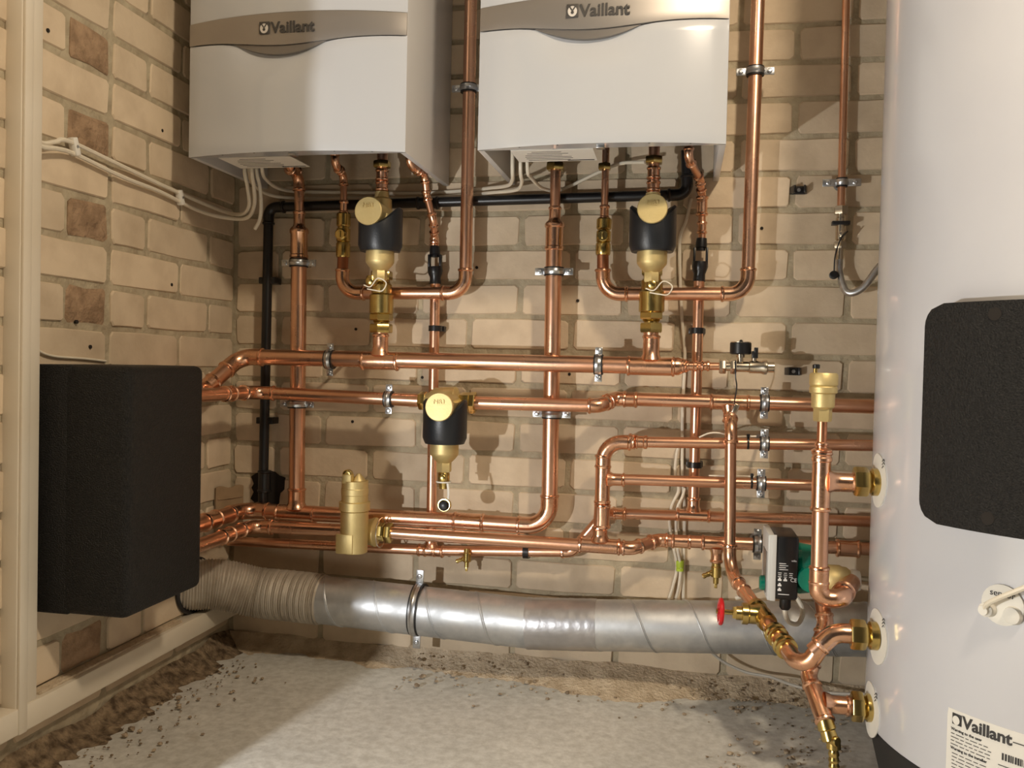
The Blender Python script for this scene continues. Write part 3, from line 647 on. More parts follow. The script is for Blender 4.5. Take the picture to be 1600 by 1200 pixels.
def ball_valve(label, top, bot):
    a, b = V(top), V(bot); l = (b - a).length; ax = (b - a).normalized(); t = thing('ball_valve', label, 'valve', b, 'brass ball valves under the separators')
    MB().hexnut(a, ax, l * .14, .040).build('top_nut', 'brass', t)
    MB().lathe(a + ax * l * .12, ax, [(0, .017), (l * .06, .017), (l * .10, .0215), (l * .24, .0215), (l * .27, .0255), (l * .56, .0255), (l * .58, .022)], 24).build('valve_body', 'brass', t)
    MB().hexnut(a + ax * l * .69, ax, l * .11, .043).build('body_hex', 'brass', t)
    MB().lathe(a + ax * l * .79, ax, [(0, .016), (.004, .018), (.006, .015), (.012, .015)], 20).build('thread', 'brass', t)
    MB().hexnut(a + ax * l * .855, ax, l * .145, .042).build('bottom_nut', 'brass', t); return t
def tie_loop(t, c, w, h):
    c = V(c); P = smoothpath([c + V((-.012, 0, -.004)), c + V((.004, -.006, -.008)), c + V((w * .55, -.010, h * .55)), c + V((w, -.008, 0)), c + V((w * .8, -.008, -h)), c + V((w * .35, -.006, -h * .95)), c + V((-.004, -.002, -h * .75))], 7)
    MB().sweep(P, .0013, 6).build('tie_loop', 'cable', t)

sA, axA, ppA = dirt_sep('brass dirt separator with black magnet collar under the left boiler', (0.401, -0.208, 0.967), 0.010, (0.394, -0.105, 0.984))
sB, axB, ppB = dirt_sep('brass dirt separator with black magnet collar under the right boiler', (0.962, -0.208, 0.965), 0.0, (0.959, -0.105, 0.977))
for s, ax, top, pin, pb, lab, cx in ((sA, axA, (0.393, -0.105, 1.024), (0.392, -0.105, 1.083), (0.396, -0.105, 0.857), 'left', 597), (sB, axB, (0.959, -0.105, 1.013), (0.959, -0.105, 1.079), (0.961, -0.105, 0.863), 'right', 1020)):
    r = Run('short copper stub between the %s boiler and its dirt separator' % lab, pin, group='boiler return stubs')
    r.pipe(up(pin), lerp(top, pin, -.1), R22); r.coupling(lerp(pin, top, .4), Z, R22, 0.026); r.coupling(lerp(pin, top, .8), Z, R22, 0.022)
    MB().hexnut(V(pin) + Z * .006, (0, 0, -1), .014, .032).build('compression_nut', 'brass', r.t)
    MB().lathe(top, (0, 0, -1), [(0, .0145), (.012, .0155), (.016, .021), (.055, .023), (.080, .021), (.088, .014), (.16, .0135)], 22).build('pipe_body', 'satin_brass', s)
ball_valve('brass ball valve below the left separator standing on the upper header tee', (0.396, -0.105, 0.857), (0.397, -0.105, 0.727))
ball_valve('brass ball valve below the right separator standing on the upper header tee', (0.961, -0.105, 0.868), (0.962, -0.105, 0.736))
h1.pipe((0.397, -0.105, 0.733), tA + Z * .05, 0.0150); h1.pipe((0.961, -0.105, 0.741), tB + Z * .05, 0.0150)
for s, c in ((sA, (0.394, -0.160, 0.830)), (sB, (0.964, -0.160, 0.826))):
    MB().lathe(V(c) + Z * .012, (0, 0, -1), [(0, .010), (.006, .012), (.018, .012), (.022, .008)], 14).build('drain_tap', 'brass', s)
    MB().lathe(V(c) + V((0, -.010, 0)), (0, -1, 0), [(0, .008), (.004, .008), (.005, .0065)], 16).build('tap_screw', 'brass', s); tie_loop(s, V(c) + V((.0, -.012, -.004)), .038, .016)
# horizontal one on the second header
sC, axC, ppC = dirt_sep('brass dirt separator with dark collar on the second header pipe', (0.555, -0.205, 0.579), 0.0, (0.546, -0.105, 0.586))
pc = V((0.496, -0.105, 0.586)); pe = V((0.579, -0.105, 0.586))
MB().lathe(pc, pe - pc, [(0, .016), (.008, .017), (.022, .028), (.050, .030), (.066, .031), (.069, .029), (.074, .017), (.080, .016)], 28).build('pipe_body', 'satin_brass', sC)
MB().hexnut(V((0.573, -0.105, 0.586)), X, .022, .036).build('union_nut', 'brass', sC); MB().hexnut(V((0.593, -0.105, 0.585)), X, .013, .040).build('lock_nut', 'brass', sC)
MB().hexnut(V((0.484, -0.105, 0.586)), X, .016, .034).build('union_nut', 'brass', sC)
cC = axC - Z * .134
MB().lathe(cC, (0, 0, -1), [(0, .0105), (.004, .0125), (.020, .012), (.026, .010), (.034, .009)], 16).build('drain_tap', 'brass', sC)
MB().lathe(cC + V((0, -.010, -.012)), (0, -1, 0), [(0, .0075), (.004, .0075), (.005, .006)], 16).build('tap_screw', 'brass', sC)
MB().sweep([cC + V((.0145 * math.cos(a), .0145 * math.sin(a), -.020)) for a in [2 * math.pi * i / 24 for i in range(25)]], .0016, 6, False).build('cap_strap', 'paper', sC)
MB().sweep(smoothpath([cC + V((.011, -.010, -.022)), cC + V((.014, -.013, -.040)), cC + V((.013, -.012, -.058))], 6), .0026, 8).build('strap_tail', 'paper', sC)
MB().lathe(cC + V((.006, -.004, -.066)), (0, -1, 0.1), [(0, .008), (.004, .0135), (.012, .0140), (.014, .0125)], 22).build('cap_ring', 'brass', sC)
MB().lathe(cC + V((.006, -.012, -.066)), (0, -1, 0.1), [(0, .0118), (.006, .0115), (.011, .008), (.0125, .003)], 22).build('end_cap', 'black', sC)

# air separator on the low front header
asx = thing('air_separator', 'tall satin brass air separator on the low front header pipe', 'air separator', (0.361, -0.150, 0.267))
ac = V((0.362, -0.150, 0.267)); v = 0.00131
MB().lathe(ac, Z, [(0, 20 * v), (1.5 * v, 21.5 * v), (30 * v, 21.5 * v), (32 * v, 22 * v), (66 * v, 22 * v), (67 * v, 21 * v), (68 * v, 24.5 * v), (81 * v, 24.5 * v), (82 * v, 21 * v), (92 * v, 21 * v), (93 * v, 21.6 * v), (102 * v, 21.6 * v), (103 * v, 21 * v), (114.5 * v, 21 * v), (115 * v, 20.4 * v)], 30).build('vent_body', 'satin_brass', asx, 25)
MB().lathe(ac + V((6 * v, 0, 113 * v)), Z, [(0, 11 * v), (4 * v, 10 * v), (13 * v, 3 * v)], 18).build('vent_cone', 'satin_brass', asx)
MB().box(ac + V((-7 * v, -.016, 119 * v)), (15 * v, 14 * v, 14 * v), .001).build('screw_block', 'satin_brass', asx)
MB().lathe(ac + V((-7 * v, -.012, 126 * v)), (0, -1, 0), [(0, 7.5 * v), (8 * v, 7.5 * v), (9 * v, 6 * v), (9 * v, 3.4 * v), (7.5 * v, 3 * v)], 20).build('vent_screw', 'brass', asx)
MB().box(ac + V((-8 * v, -19.5 * v, 16.5 * v)), (28 * v, 6 * v, 31 * v), .002).build('flat_plate', 'satin_brass', asx)
pa = V((0.332, -0.105, 0.302)); pb_ = V((0.412, -0.105, 0.303))
MB().lathe(pa, pb_ - pa, [(0, .017), (.01, .018), (.014, .024), (.050, .028), (.058, .031), (.062, .031), (.064, .028), (.070, .017), (.078, .0165)], 28).build('pipe_body', 'satin_brass', asx)
MB().hexnut(V((0.397, -0.105, 0.304)), X, .016, .034).build('union_nut', 'brass', asx); MB().hexnut(V((0.416, -0.105, 0.303)), X, .014, .037).build('lock_nut', 'brass', asx)
MB().sweep([V((0.403, -0.112, 0.304)) + V((0.004, .031 * math.cos(a), .031 * math.sin(a))) for a in [2 * math.pi * i / 32 for i in range(33)]], .0013, 6, False).build('snap_ring', 'nickel', asx)

# filling manifold with gauge at the end of the upper header
fm = thing('gauge_valve', 'nickel filling valve with black pressure gauge and lever at the header end', 'valve', (1.128, -0.105, 0.673))
f0 = V((1.096, -0.105, 0.672))
MB().hexnut(f0, X, .013, .026).build('inlet_nut', 'nickel', fm); MB().hexnut(f0 + X * .021, X, .012, .026).build('union_nut', 'nickel', fm)
MB().lathe(f0 + X * .010, X, [(0, .009), (.012, .009), (.022, .0105), (.046, .0105), (.048, .0125), (.070, .0125), (.074, .0145), (.080, .0145), (.082, .0105), (.094, .0105), (.094, .0085), (.086, .008)], 20).build('valve_body', 'nickel', fm)
MB().lathe(f0 + X * .040, Z, [(0, .0055), (.018, .0055), (.018, .008), (.024, .008)], 14).build('gauge_stem', 'nickel', fm)
gg = MB().lathe(f0 + X * .040 + Z * .024, Z, [(0, .018), (.002, .0205), (.022, .0205), (.023, .0195)], 28).build('pressure_gauge', 'black', fm)
MB().lathe(f0 + X * .040 + Z * .0465, Z, [(0, .0192), (.0022, .0192)], 28).build('gauge_glass', 'nickel', gg)
MB().lathe(f0 + X * .066, Z, [(0, .005), (.017, .005)], 12).build('lever_stem', 'nickel', fm)
MB().box(f0 + X * .067 + Z * .024, (.011, .020, .014), .001).box(f0 + X * .069 + V((0, -.004, .033)), (.007, .014, .010), .001).build('lever', 'black', fm)
MB().sweep(smoothpath([f0 + V((.030, -.014, .012)), f0 + V((.031, -.016, -.02)), f0 + V((.034, -.010, -.04)), f0 + V((.031, .0, -.068)), tC + V((.008, -.020, -.002))], 8), .0013, 6).build('sensor_wire', 'black', fm)
MB().box(tC + V((.010, -.017, -.014)), (.010, .004, .024), .001, Matrix.Rotation(.35, 3, 'Y')).build('contact_sensor', 'nickel', fm)

# ------------------------------------------------------------------ clamps and clips
def clamp(label, c, r, ax, wall_y=0.0, w=0.018, ear=None, group='rubber-lined pipe clamps', tilt=0.0, sr=1.0):
    c = V(c); ax = V(ax).normalized(); per = (X if abs(ax.z) > .7 else Z); per = (per - ax * per.dot(ax)).normalized(); out = ax.cross(per).normalized()
    if out.y > 0: out = -out
    if ear is None: ear = 0.020 if abs(ax.z) > .7 else 0.0145
    t = thing('pipe_clamp', label, 'clamp', c, group)
    MB().lathe(c - ax * w / 2, ax, [(0, r + .0002), (.0, r + .0034), (w, r + .0034), (w, r + .0002)], 26).build('rubber_lining', 'rubber', t)
    b = w * .68; MB().lathe(c - ax * b / 2, ax, [(0, r + .003), (0, r + .0046), (b * .35, r + .0050), (b * .5, r + .0058), (b * .65, r + .0050), (b, r + .0046), (b, r + .003)], 26).build('steel_band', 'steel', t)
    for s in (-1, 1):
        e = MB().box(c + per * s * (r + ear * .5 + .003), (ear, .0035, w * .82), .0008, frame_rot(per, out)); ob = e.build('ear', 'steel', t)
        sp = c + per * s * (r + ear * .6 + .002) + out * .0022
        MB().lathe(sp, out, [(0, .0052), (.002, .0050), (.003, .0034), (.003, .0018), (.0014, .0016)], 12).build('screw', 'steel', ob)
    d = abs(c.y - wall_y) - r - .004
    if d > .004: MB().lathe(c + V((0, r + .003, 0)), (0, 1, 0), [(0, .006), (.006, .006), (.006, .0038), (d, .0038), (d, .011), (d + .002, .011)], 12).build('stud', 'steel', t)
    return t
clamp('zinc clamp on the left boiler drop just below its reducer', (0.187, -0.060, 0.880), R35, Z)
clamp('zinc clamp on the right boiler drop just below its reducer', (0.757, -0.060, 0.862), R35, Z)
clamp('zinc clamp on the riser between the boilers, level with their fronts', (0.565, -0.060, 1.249), R28, Z)
clamp('bright zinc clamp on the riser beyond the right boiler', (1.152, -0.060, 1.260), R28, Z)
clamp('zinc clamp on the left drop under the second header', (0.188, -0.060, 0.568), R35, Z)
clamp('zinc clamp on the right drop under the second header', (0.759, -0.060, 0.564), R35, Z)
clamp('dull grey clamp on the upper header beside the left drop', (0.283, -0.105, 0.668), R35, X)
clamp('zinc clamp on the upper header beside the right drop', (0.859, -0.105, 0.670), R35, X)
clamp('bright zinc clamp on the second header left of the separator', (0.417, -0.105, 0.587), R28, X)
clamp('zinc clamp on the second header right of the branch tee', (1.187, -0.070, 0.601), R28, X)
clamp('zinc clamp on the run just below the second header', (1.186, -0.105, 0.523), R22, X)
clamp('zinc clamp on the run level with the top cylinder collar', (1.182, -0.105, 0.445), R22, X)
clamp('dark clamp on the pump pipe next to the pump head', (1.182, -0.062, 0.317), R28, X)
clamp('small zinc clamp on the thin copper feed pipe by the cylinder', (1.327, -0.030, 1.043), R15, Z, ear=0.026)

def clip(label, c, r, ax, full=True):
    c = V(c); ax = V(ax).normalized(); t = thing('pipe_clip', label, 'clip', c, 'black plastic pipe clips'); w = .012
    if full: MB().lathe(c - ax * w / 2, ax, [(0, r + .0005), (0, r + .004), (w, r + .004), (w, r + .0005)], 20).build('clip_band', 'black', t)
    h = max(abs(c.y) - r - .001, .006); sz = (r * 2 + .012, h, w) if abs(ax.z) > .7 else (w, h, r * 2 + .012)
    MB().box((c.x, -h / 2, c.z), sz, .0015).build('clip_base', 'black', t); return t
clip('black clip on the discharge pipe under the left tundish', (0.494, -0.030, 0.741), R22, Z)
clip('black clip on the discharge pipe under the right tundish', (1.053, -0.032, 0.744), R22, Z)
clip('black clip on the discharge pipe between the middle right-hand runs', (1.055, -0.034, 0.468), R22, Z)
clip('black clip on the low discharge pipe behind the front header', (0.707, -0.033, 0.266), R22, X)
def empty_clip(label, c):
    c = V(c); t = thing('empty_clip', label, 'clip', c, 'empty pipe clips screwed to bricks')
    MB().box((c.x, -.004, c.z), (.028, .008, .016), .001).build('clip_base', 'black', t)
    for s in (-1, 1): MB().box((c.x + s * .0125, -.012, c.z), (.0035, .024, .015), .0008, Matrix.Rotation(s * -.25, 3, 'Z')).build('jaw', 'black', t)
    MB().lathe((c.x, -.008, c.z), (0, -1, 0), [(0, .004), (.002, .0036), (.002, .0015), (.001, .0012)], 12).build('screw', 'steel', t)
empty_clip('empty black clip screwed to the brick beside the far riser', (1.248, 0.000, 1.034))
empty_clip('empty black clip screwed to the brick above the air vent', (1.248, 0.000, 0.665))
def ziptie(label, c, r, ax):
    c = V(c); t = thing('cable_tie', label, 'cable tie', c, 'black cable ties on the runs')
    MB().lathe(c - V(ax) * .002, ax, [(0, r + .0002), (0, r + .0016), (.004, r + .0016), (.004, r + .0002)], 16).build('strap', 'black', t)
    MB().box(c + V((0, -.004, r + .004)), (.006, .006, .006), .0006).build('tie_head', 'black', t)
ziptie('black cable tie on the run just below the second header', (1.155, -0.105, 0.523), R22, X)
ziptie('black cable tie on the run level with the top cylinder collar', (1.164, -0.105, 0.446), R22, X)

# ------------------------------------------------------------------ black waste pipe
wp = Run('black plastic waste pipe running under the boilers and down the brick corner', (0.103, -0.030, 0.609), 'waste_pipe', 'pipe', 'black waste pipe')
wp.path([(0.095, -0.030, 0.332), (0.098, -0.030, 1.009), (1.026, -0.030, 1.024), (1.021, -0.030, 1.114)], 0.0108, 0.02, 'black', 'black', 0.020)
wp.coupling((0.098, -0.030, 0.388), Z, 0.0125, 0.05, 'black', 'boot'); wp.coupling((0.471, -0.030, 1.014), X, 0.0108, 0.05, 'black')
for p in ((0.098, -0.030, 0.844), (0.097, -0.030, 0.526)):
    MB().box(V(p) + V((0, .012, 0)), (.040, .034, .015), .002).build('bracket', 'black', wp.t)
hb = MB(); hc = V((0.091, 0.000, 0.367)); rr = random.Random(11); vs = []
for i in range(22):
    a = 2 * math.pi * i / 22; r = .044 * (1 + .22 * rr.uniform(-1, 1)); vs.append(hc + V((r * math.cos(a) * .98, -.0018, r * math.sin(a) * .95)))
hb.add(vs + [q + V((0, .02, 0)) for q in vs], [list(range(22))] + [[i, (i + 1) % 22, 22 + (i + 1) % 22, 22 + i] for i in range(22)]).build('broken_opening', 'hole', wb, 0)
cb_ = thing('cardboard_piece', 'torn cardboard piece standing in the brick corner above the pipes', 'cardboard', (0.045, -0.080, 0.337))
cz = V((0.035, -0.030, 0.246)).z + 0.0085; ca0, ca1 = V((0.007, -0.082, cz)), V((0.038, -0.014, cz)); cn = V((ca1.y - ca0.y, -(ca1.x - ca0.x), 0)).normalized()
cv, cf = grid(14, 8, lambda a, b: ca0.lerp(ca1, a) + cn * (.0008 * math.sin(a * 9)) + Z * b * (.120 + .003 * math.sin(a * 9) - .010 * max(0, a - .7)))
n0 = len(cv); MB().add(cv + [q - cn * .004 for q in cv], cf + [[i + n0 for i in f] for f in cf] + [[i, i + 1, i + 1 + n0, i + n0] for i in range(14)] + [[8 * 15 + i, 8 * 15 + i + 1, 8 * 15 + i + 1 + n0, 8 * 15 + i + n0] for i in range(14)]).build('panel', 'card', cb_)
MB().box(ca0.lerp(ca1, .5) + cn * .0012 + Z * .094, (.066, .002, .004), .0008, frame_rot(ca1 - ca0, cn)).build('fold', 'card', cb_)

# ------------------------------------------------------------------ black insulated box on the left wall
ib = thing('insulated_box', 'large black foam heat exchanger box fixed to the left wall', 'insulation box', (0.085, -0.53, 0.25))
MB().box((0.1150, -0.53, 0.45), (0.120, 0.222, 0.402), 0.014, seg=4).build('front_shell', 'foam', ib, 60)
MB().box((0.0355, -0.53, 0.45), (0.069, 0.2205, 0.4005), 0.003, seg=2).build('back_shell', 'foam', ib, 60)

# ------------------------------------------------------------------ metal duct
du = thing('metal_duct', 'dusty spiral metal duct running low along the back wall', 'duct', (0.480, -0.085, 0.138))
DR = 0.0515
d0, d1, d2, d3 = V((0.216, -0.085, 0.145)), V((0.730, -0.085, 0.128)), V((0.857, -0.085, 0.135)), V((1.448, -0.085, 0.172))
MB().sweep([d0, d1], DR, 40).build('spiral_pipe', 'galv', du); MB().sweep([d2 - (d3 - d2) * .1, d3], DR, 40).build('spiral_pipe', 'galv', du)
tp = MB(); n = 26; P = [lerp(d1, d2, -.06 + 1.14 * i / n) for i in range(n + 1)]
tp.sweep(P, [DR + .0012 + .0009 * noise.noise(V((i * .7, 0, 0))) for i in range(n + 1)], 40).build('tape_wrap', 'tape', du)
def helix(a, b, pitch, turns0, name):
    a, b = V(a), V(b); ax = (b - a).normalized(); x = ax.cross(Z).normalized(); y = ax.cross(x); L = (b - a).length; N = int(L / pitch * 36); P = []
    for i in range(N + 1):
        s = L * i / N; th = 2 * math.pi * (s / pitch) + turns0; P.append(a + ax * s + (x * math.cos(th) + y * math.sin(th)) * DR)
    MB().sweep(P, .0016, 6).build(name, 'galv', du); MB().sweep([p + ax * .0035 for p in P], .0010, 5).build(name, 'galv', du)
helix(d0, d1, 0.1145, 1.9, 'seam'); helix(d2, d3, 0.1145, 0.4, 'seam')
fx = smoothpath([(0.261, -0.085, 0.144), (0.194, -0.087, 0.147), (0.122, -0.095, 0.151), (0.048, -0.130, 0.172), (-0.022, -0.172, 0.176)], 46)
RR = [DR + .002 + .0016 * math.sin(i * 1.9) + .0012 * noise.noise(V((i * .35, 0, 0))) for i in range(len(fx))]
MB().sweep(fx, RR, 40).build('flexible_end', 'galv_dusty', du, 60)
rim = [(0.0045, -0.160 + (DR + .0125) * math.cos(a), 0.1748 + (DR + .005) * math.sin(a)) for a in [2 * math.pi * i / 40 for i in range(41)]]
MB().sweep(rim, .0046, 10, False).build('wall_collar', 'rubber', du)
wv = MB()
for k in range(5):
    a = .2 + .5 * k; cc = lerp(d0, d1, .02 + .018 * k)
    wv.lathe(cc, d1 - d0, [(0, DR + .001), (.002, DR + .0028), (.006, DR + .001)], 40)
wv.build('tape_wrinkle', 'galv_dusty', du)
ck = clamp('wide zinc clamp holding the metal duct to the wall', (0.485, -0.085, 0.139), DR, d1 - d0, w=0.020, ear=0.030, group=None)

# ------------------------------------------------------------------ hot water cylinder
tk = thing('hot_water_cylinder', 'large white hot water cylinder standing on a black base', 'water cylinder', (1.668, -0.418, 0))
TC = V((1.668, -0.418, 0)); TR = 0.34
MB().lathe(TC + Z * 0.112, Z, [(0, TR - .006), (.004, TR - .001), (.010, TR), (.6, TR), (1.2, TR), (1.78, TR), (1.80, TR - .02)], 128).build('jacket', 'tank', tk, 40)
MB().lathe(TC + Z * 0.0, Z, [(0, TR - .03), (.06, TR - .015), (.10, TR - .006), (.1125, TR - .004)], 96).build('base', 'rubber', tk)
def tpt(ph, z, r): a = math.radians(ph); return TC + V((-r * math.cos(a), -r * math.sin(a), z))
def tpatch(ph0, ph1, z0, z1, r0, r1, cr, nz=40, na=34):
    vs = []; rows = []
    for j in range(nz + 1):
        s = j / nz; z = z0 + (z1 - z0) * s; dz = min(z - z0, z1 - z); ins = 0 if dz >= cr else cr - math.sqrt(max(cr * cr - (cr - dz) ** 2, 0))
        ia = math.degrees(ins / r1); rows.append((z, ph0 + ia, ph1 - ia))
    for r in (r1, r0):
        for z, a, b in rows:
            for i in range(na + 1): vs.append(tpt(a + (b - a) * i / na, z, r))
    n1 = na + 1; half = n1 * (nz + 1); fs = []
    for h in (0, half):
        for j in range(nz):
            for i in range(na): fs.append([h + j * n1 + i, h + j * n1 + i + 1, h + (j + 1) * n1 + i + 1, h + (j + 1) * n1 + i])
    loop = list(range(n1)) + [j * n1 + na for j in range(1, nz + 1)] + [nz * n1 + i for i in range(na - 1, -1, -1)] + [j * n1 for j in range(nz - 1, 0, -1)]
    for k in range(len(loop)): a, b = loop[k], loop[(k + 1) % len(loop)]; fs.append([a, b, b + half, a + half])
    return MB().add(vs, fs)
cov = tpatch(30, 92, 0.468, 0.760, TR, TR + .034, .030).build('foam_cover', 'foam', tk, 50)
for z in (0.487, 0.743):
    p = tpt(45.3, z, TR + .0335); MB().lathe(p, p - (TC + Z * z), [(-.01, .0075), (.0006, .0085), (.0010, .0082)], 16).build('bolt_hole', 'hole', cov)
def disc(ph, z, r, m, name, parent, th=.0016):
    vs = []; n = 28
    for rr_, off in ((r, 0), (r, th), (0.001, th)):
        for i in range(n):
            a = 2 * math.pi * i / n; vs.append(tpt(ph + math.degrees(rr_ * math.cos(a) / TR), z + rr_ * math.sin(a), TR + off))
    fs = [[k * n + i, k * n + (i + 1) % n, (k + 1) * n + (i + 1) % n, (k + 1) * n + i] for k in (0, 1) for i in range(n)] + [[2 * n + i for i in range(n)]]
    return MB().add(vs, fs).build(name, m, parent)
for ph, z in ((2, 0.499), (5.5, 0.261), (2, 0.140)):
    d = disc(ph, z, 0.042, 'paper', 'collar_disc', tk)
    sc = MB()
    for k in range(3):
        a = tpt(ph + 4.2, z + .022 + .005 * k, TR + .0022); sc.sweep(smoothpath([a, a + V((.001, -.004, .004)), a + V((.002, -.006, .001))], 4), .0006, 5)
    sc.build('pen_mark', 'ink', d)
sd = disc(46.3, 0.375, 0.026, 'paper', 'sensor_disc', tk, .003)
sp = tpt(43.6, .366, TR + .002); nr = (sp - (TC + Z * sp.z)).normalized()
MB().lathe(sp, nr, [(0, .010), (.010, .009), (.012, .0065), (.016, .006)], 18).build('sensor_gland', 'paper', sd)
MB().lathe(tpt(48.6, .365, TR + .002), nr, [(0, .012), (.006, .0105), (.0075, .006)], 18).build('sensor_boss', 'paper', sd)
MB().sweep(smoothpath([sp + nr * .012, sp + nr * .024 + V((.012, 0, .012)), tpt(50, .40, TR + .02), tpt(58, .43, TR + .018), tpt(70, .45, TR + .02)], 8), .0034, 8).build('sensor_cable', 'cable', sd)
tdir = lambda ph: V((math.sin(math.radians(ph)), -math.cos(math.radians(ph)), 0))
def wrap(ph0, z0, off): return lambda c: tpt(ph0 + math.degrees(c.x / TR), z0 + c.y, TR + off + c.z)
text_mesh('sensor', .0115, 'handwriting', 'ink', (0, 0, 0), X, Z, sd, .0003, warp=wrap(43.7, .3855, .0035))
lbp = tpatch(34.5, 62, 0.045 + .072, 0.219, TR, TR + .0006, .001, 10, 24).build('rating_label', 'paper', tk)
MB().box(tpt(37.0, .2075, TR + .001), (.0135, .0008, .0150), .0002, frame_rot(tdir(37.0), Z) @ Matrix.Rotation(math.pi / 2, 3, 'X')).build('label_emblem', 'ink', lbp)
egg = [tpt(37.0 + math.degrees(.0052 * math.cos(a) / TR), .2068 + .0060 * math.sin(a), TR + .0030) for a in [2 * math.pi * i / 18 for i in range(18)]]
MB().add(egg, [list(range(18))]).build('label_egg', 'paper', lbp, 0)
text_mesh('Vaillant', .0215, 'label_lettering', 'ink', (0, 0, 0), X, Z, lbp, .0003, bold=.0006, warp=wrap(38.4, .2003, .0012))
def small(txt, ph, z, size, name='label_text'):
    text_mesh(txt, size, name, 'ink', (0, 0, 0), X, Z, lbp, .0002, bold=.00012, warp=wrap(ph, z, .0010))
small('Warning to the user', 35.6, .1915, .0052); small('Warning to the installer', 35.6, .1660, .0052)
lines = MB(); rr = random.Random(8)
def lbar(ph0, ph1, z, h):
    k = max(2, int((ph1 - ph0) / 1.5)); vs = []
    for i in range(k + 1):
        p = ph0 + (ph1 - ph0) * i / k; vs += [tpt(p, z, TR + .0011), tpt(p, z + h, TR + .0011)]
    lines.add(vs, [[2 * i, 2 * i + 2, 2 * i + 3, 2 * i + 1] for i in range(k)])
for k in range(4):
    p = 35.6
    while p < 44.5: w = rr.uniform(.6, 2.0); lbar(p, min(p + w, 45), .1865 - .0047 * k, .0011); p += w + .35
for k in range(5):
    p = 36.0
    while p < 43.5: w = rr.uniform(.6, 2.0); lbar(p, min(p + w, 44), .1605 - .0047 * k, .0011); p += w + .35
lbar(49.3, 54, .2045, .0014)
p = 47.2
while p < 60: w = rr.choice((.12, .25, .4)); lbar(p, p + w, .178, .009); p += w + rr.choice((.12, .22))
for k in range(4): lbar(46.5, 53, .170 - .005 * k, .0011)
lines.build('label_print', 'ink', lbp, 0)

# ------------------------------------------------------------------ circulation pump
pu = thing('circulation_pump', 'green cast circulation pump with black electronics box and light grey cover', 'pump', (1.241, -0.290, 0.283))
pcn = V((1.241, -0.290, 0.324))
MB().lathe(pcn + X * .022, (-1, 0, 0), [(0, .030), (.004, .040), (.030, .044), (.036, .041), (.040, .036), (.062, .033)], 26).build('volute', 'green', pu)
MB().lathe(pcn + X * .004 + V((0, -.060, -.006)), (0, 1, 0), [(0, .021), (.016, .021), (.018, .017), (.10, .018), (.112, .021), (.126, .021)], 22).build('flow_port', 'green', pu)
for k in range(4):
    a = math.pi / 4 + k * math.pi / 2; q = pcn + V((-.014, .040 * math.cos(a), .040 * math.sin(a)))
    MB().lathe(q + X * .006, (-1, 0, 0), [(0, .009), (.016, .009)], 12).build('bolt_lug', 'green', pu)
    MB().lathe(q - X * .010, (-1, 0, 0), [(0, .005), (.005, .005), (.006, .004)], 10).build('bolt', 'steel', pu)
bx = V((1.202, -0.300, 0.334))
eb = MB().box(bx + V((.003, 0, 0)), (.040, .092, .108), .005).build('electronics_box', 'black', pu)
MB().box(bx + V((-.022, 0, 0)), (.011, .098, .112), .003).box(bx + V((-.018, -.0475, 0)), (.009, .004, .112), .0012).build('front_cover', 'pumpwhite', pu)
MB().box(bx + V((-.0275, -.006, -.012)), (.002, .055, .070), .002).build('display_strip', 'silver_dark', pu)
MB().lathe(bx + V((-.027, -.014, -.034)), (-1, 0, 0), [(0, .013), (.008, .0125), (.010, .010)], 20).build('setting_knob', 'green', pu)
MB().lathe(bx + V((.006, -.020, -.052)), (0, 0, -1), [(0, .011), (.004, .011), (.004, .0095), (.020, .0095), (.024, .007)], 14).build('cable_gland', 'black', pu)
yf = bx.y - .0462 - .0006
for txt, dx, dz, s in (('wilo', .011, .012, .0050), ('CE', .010, -.022, .0090)):
    text_mesh(txt, s, 'box_print', 'whiteprint', bx + V((dx, 0, dz)) + V((0, yf - bx.y, 0)), (1, 0, 0), (0, 0, 1), eb, .0002)
pl = MB()
for k in range(4): pl.box((bx.x - .003 + .002 * (k % 2), yf, bx.z + .008 - .0034 * k), (.011 + .003 * (k % 2), .0003, .0011))
for k in range(3):
    for i in range(3): pl.box((bx.x - .007 + .009 * i, yf, bx.z - .0080 - .0032 * k), (.006 - .0012 * ((i + k) % 2), .0003, .0010))
for i, (a, b) in enumerate(((-.007, -.020), (-.007, -.029), (-.007, -.037), (.002, -.020))): pl.box((bx.x + a, yf, bx.z + b), (.006, .0003, .0030)); pl.box((bx.x + a, yf, bx.z + b + .0026), (.003, .0003, .0026))
pl.box((bx.x, yf, bx.z - .044), (.018, .0003, .0012)); pl.build('box_print', 'whiteprint', eb, 0)
un0 = cb; un1 = pcn + V((.006, -.052, -.006)); ua = (un1 - un0).normalized(); ul = (un1 - un0).length
MB().lathe(un0, ua, [(-.012, .0155), (-.006, .0175), (0, .0185), (.004, .0165)], 20).build('white_sealing_tape', 'paper', pu)
MB().lathe(un0 + ua * .003, ua, [(0, .017), (.006, .0215), (.012, .022), (.016, .0245), (ul * .55, .025), (ul * .6, .023), (ul * .85, .022), (ul, .018)], 24).build('pump_union', 'satin_brass', pu)
MB().sweep([ca + (cb - ca) * .3, cb], R28, 16).build('tail_pipe', 'copper', v11.t)

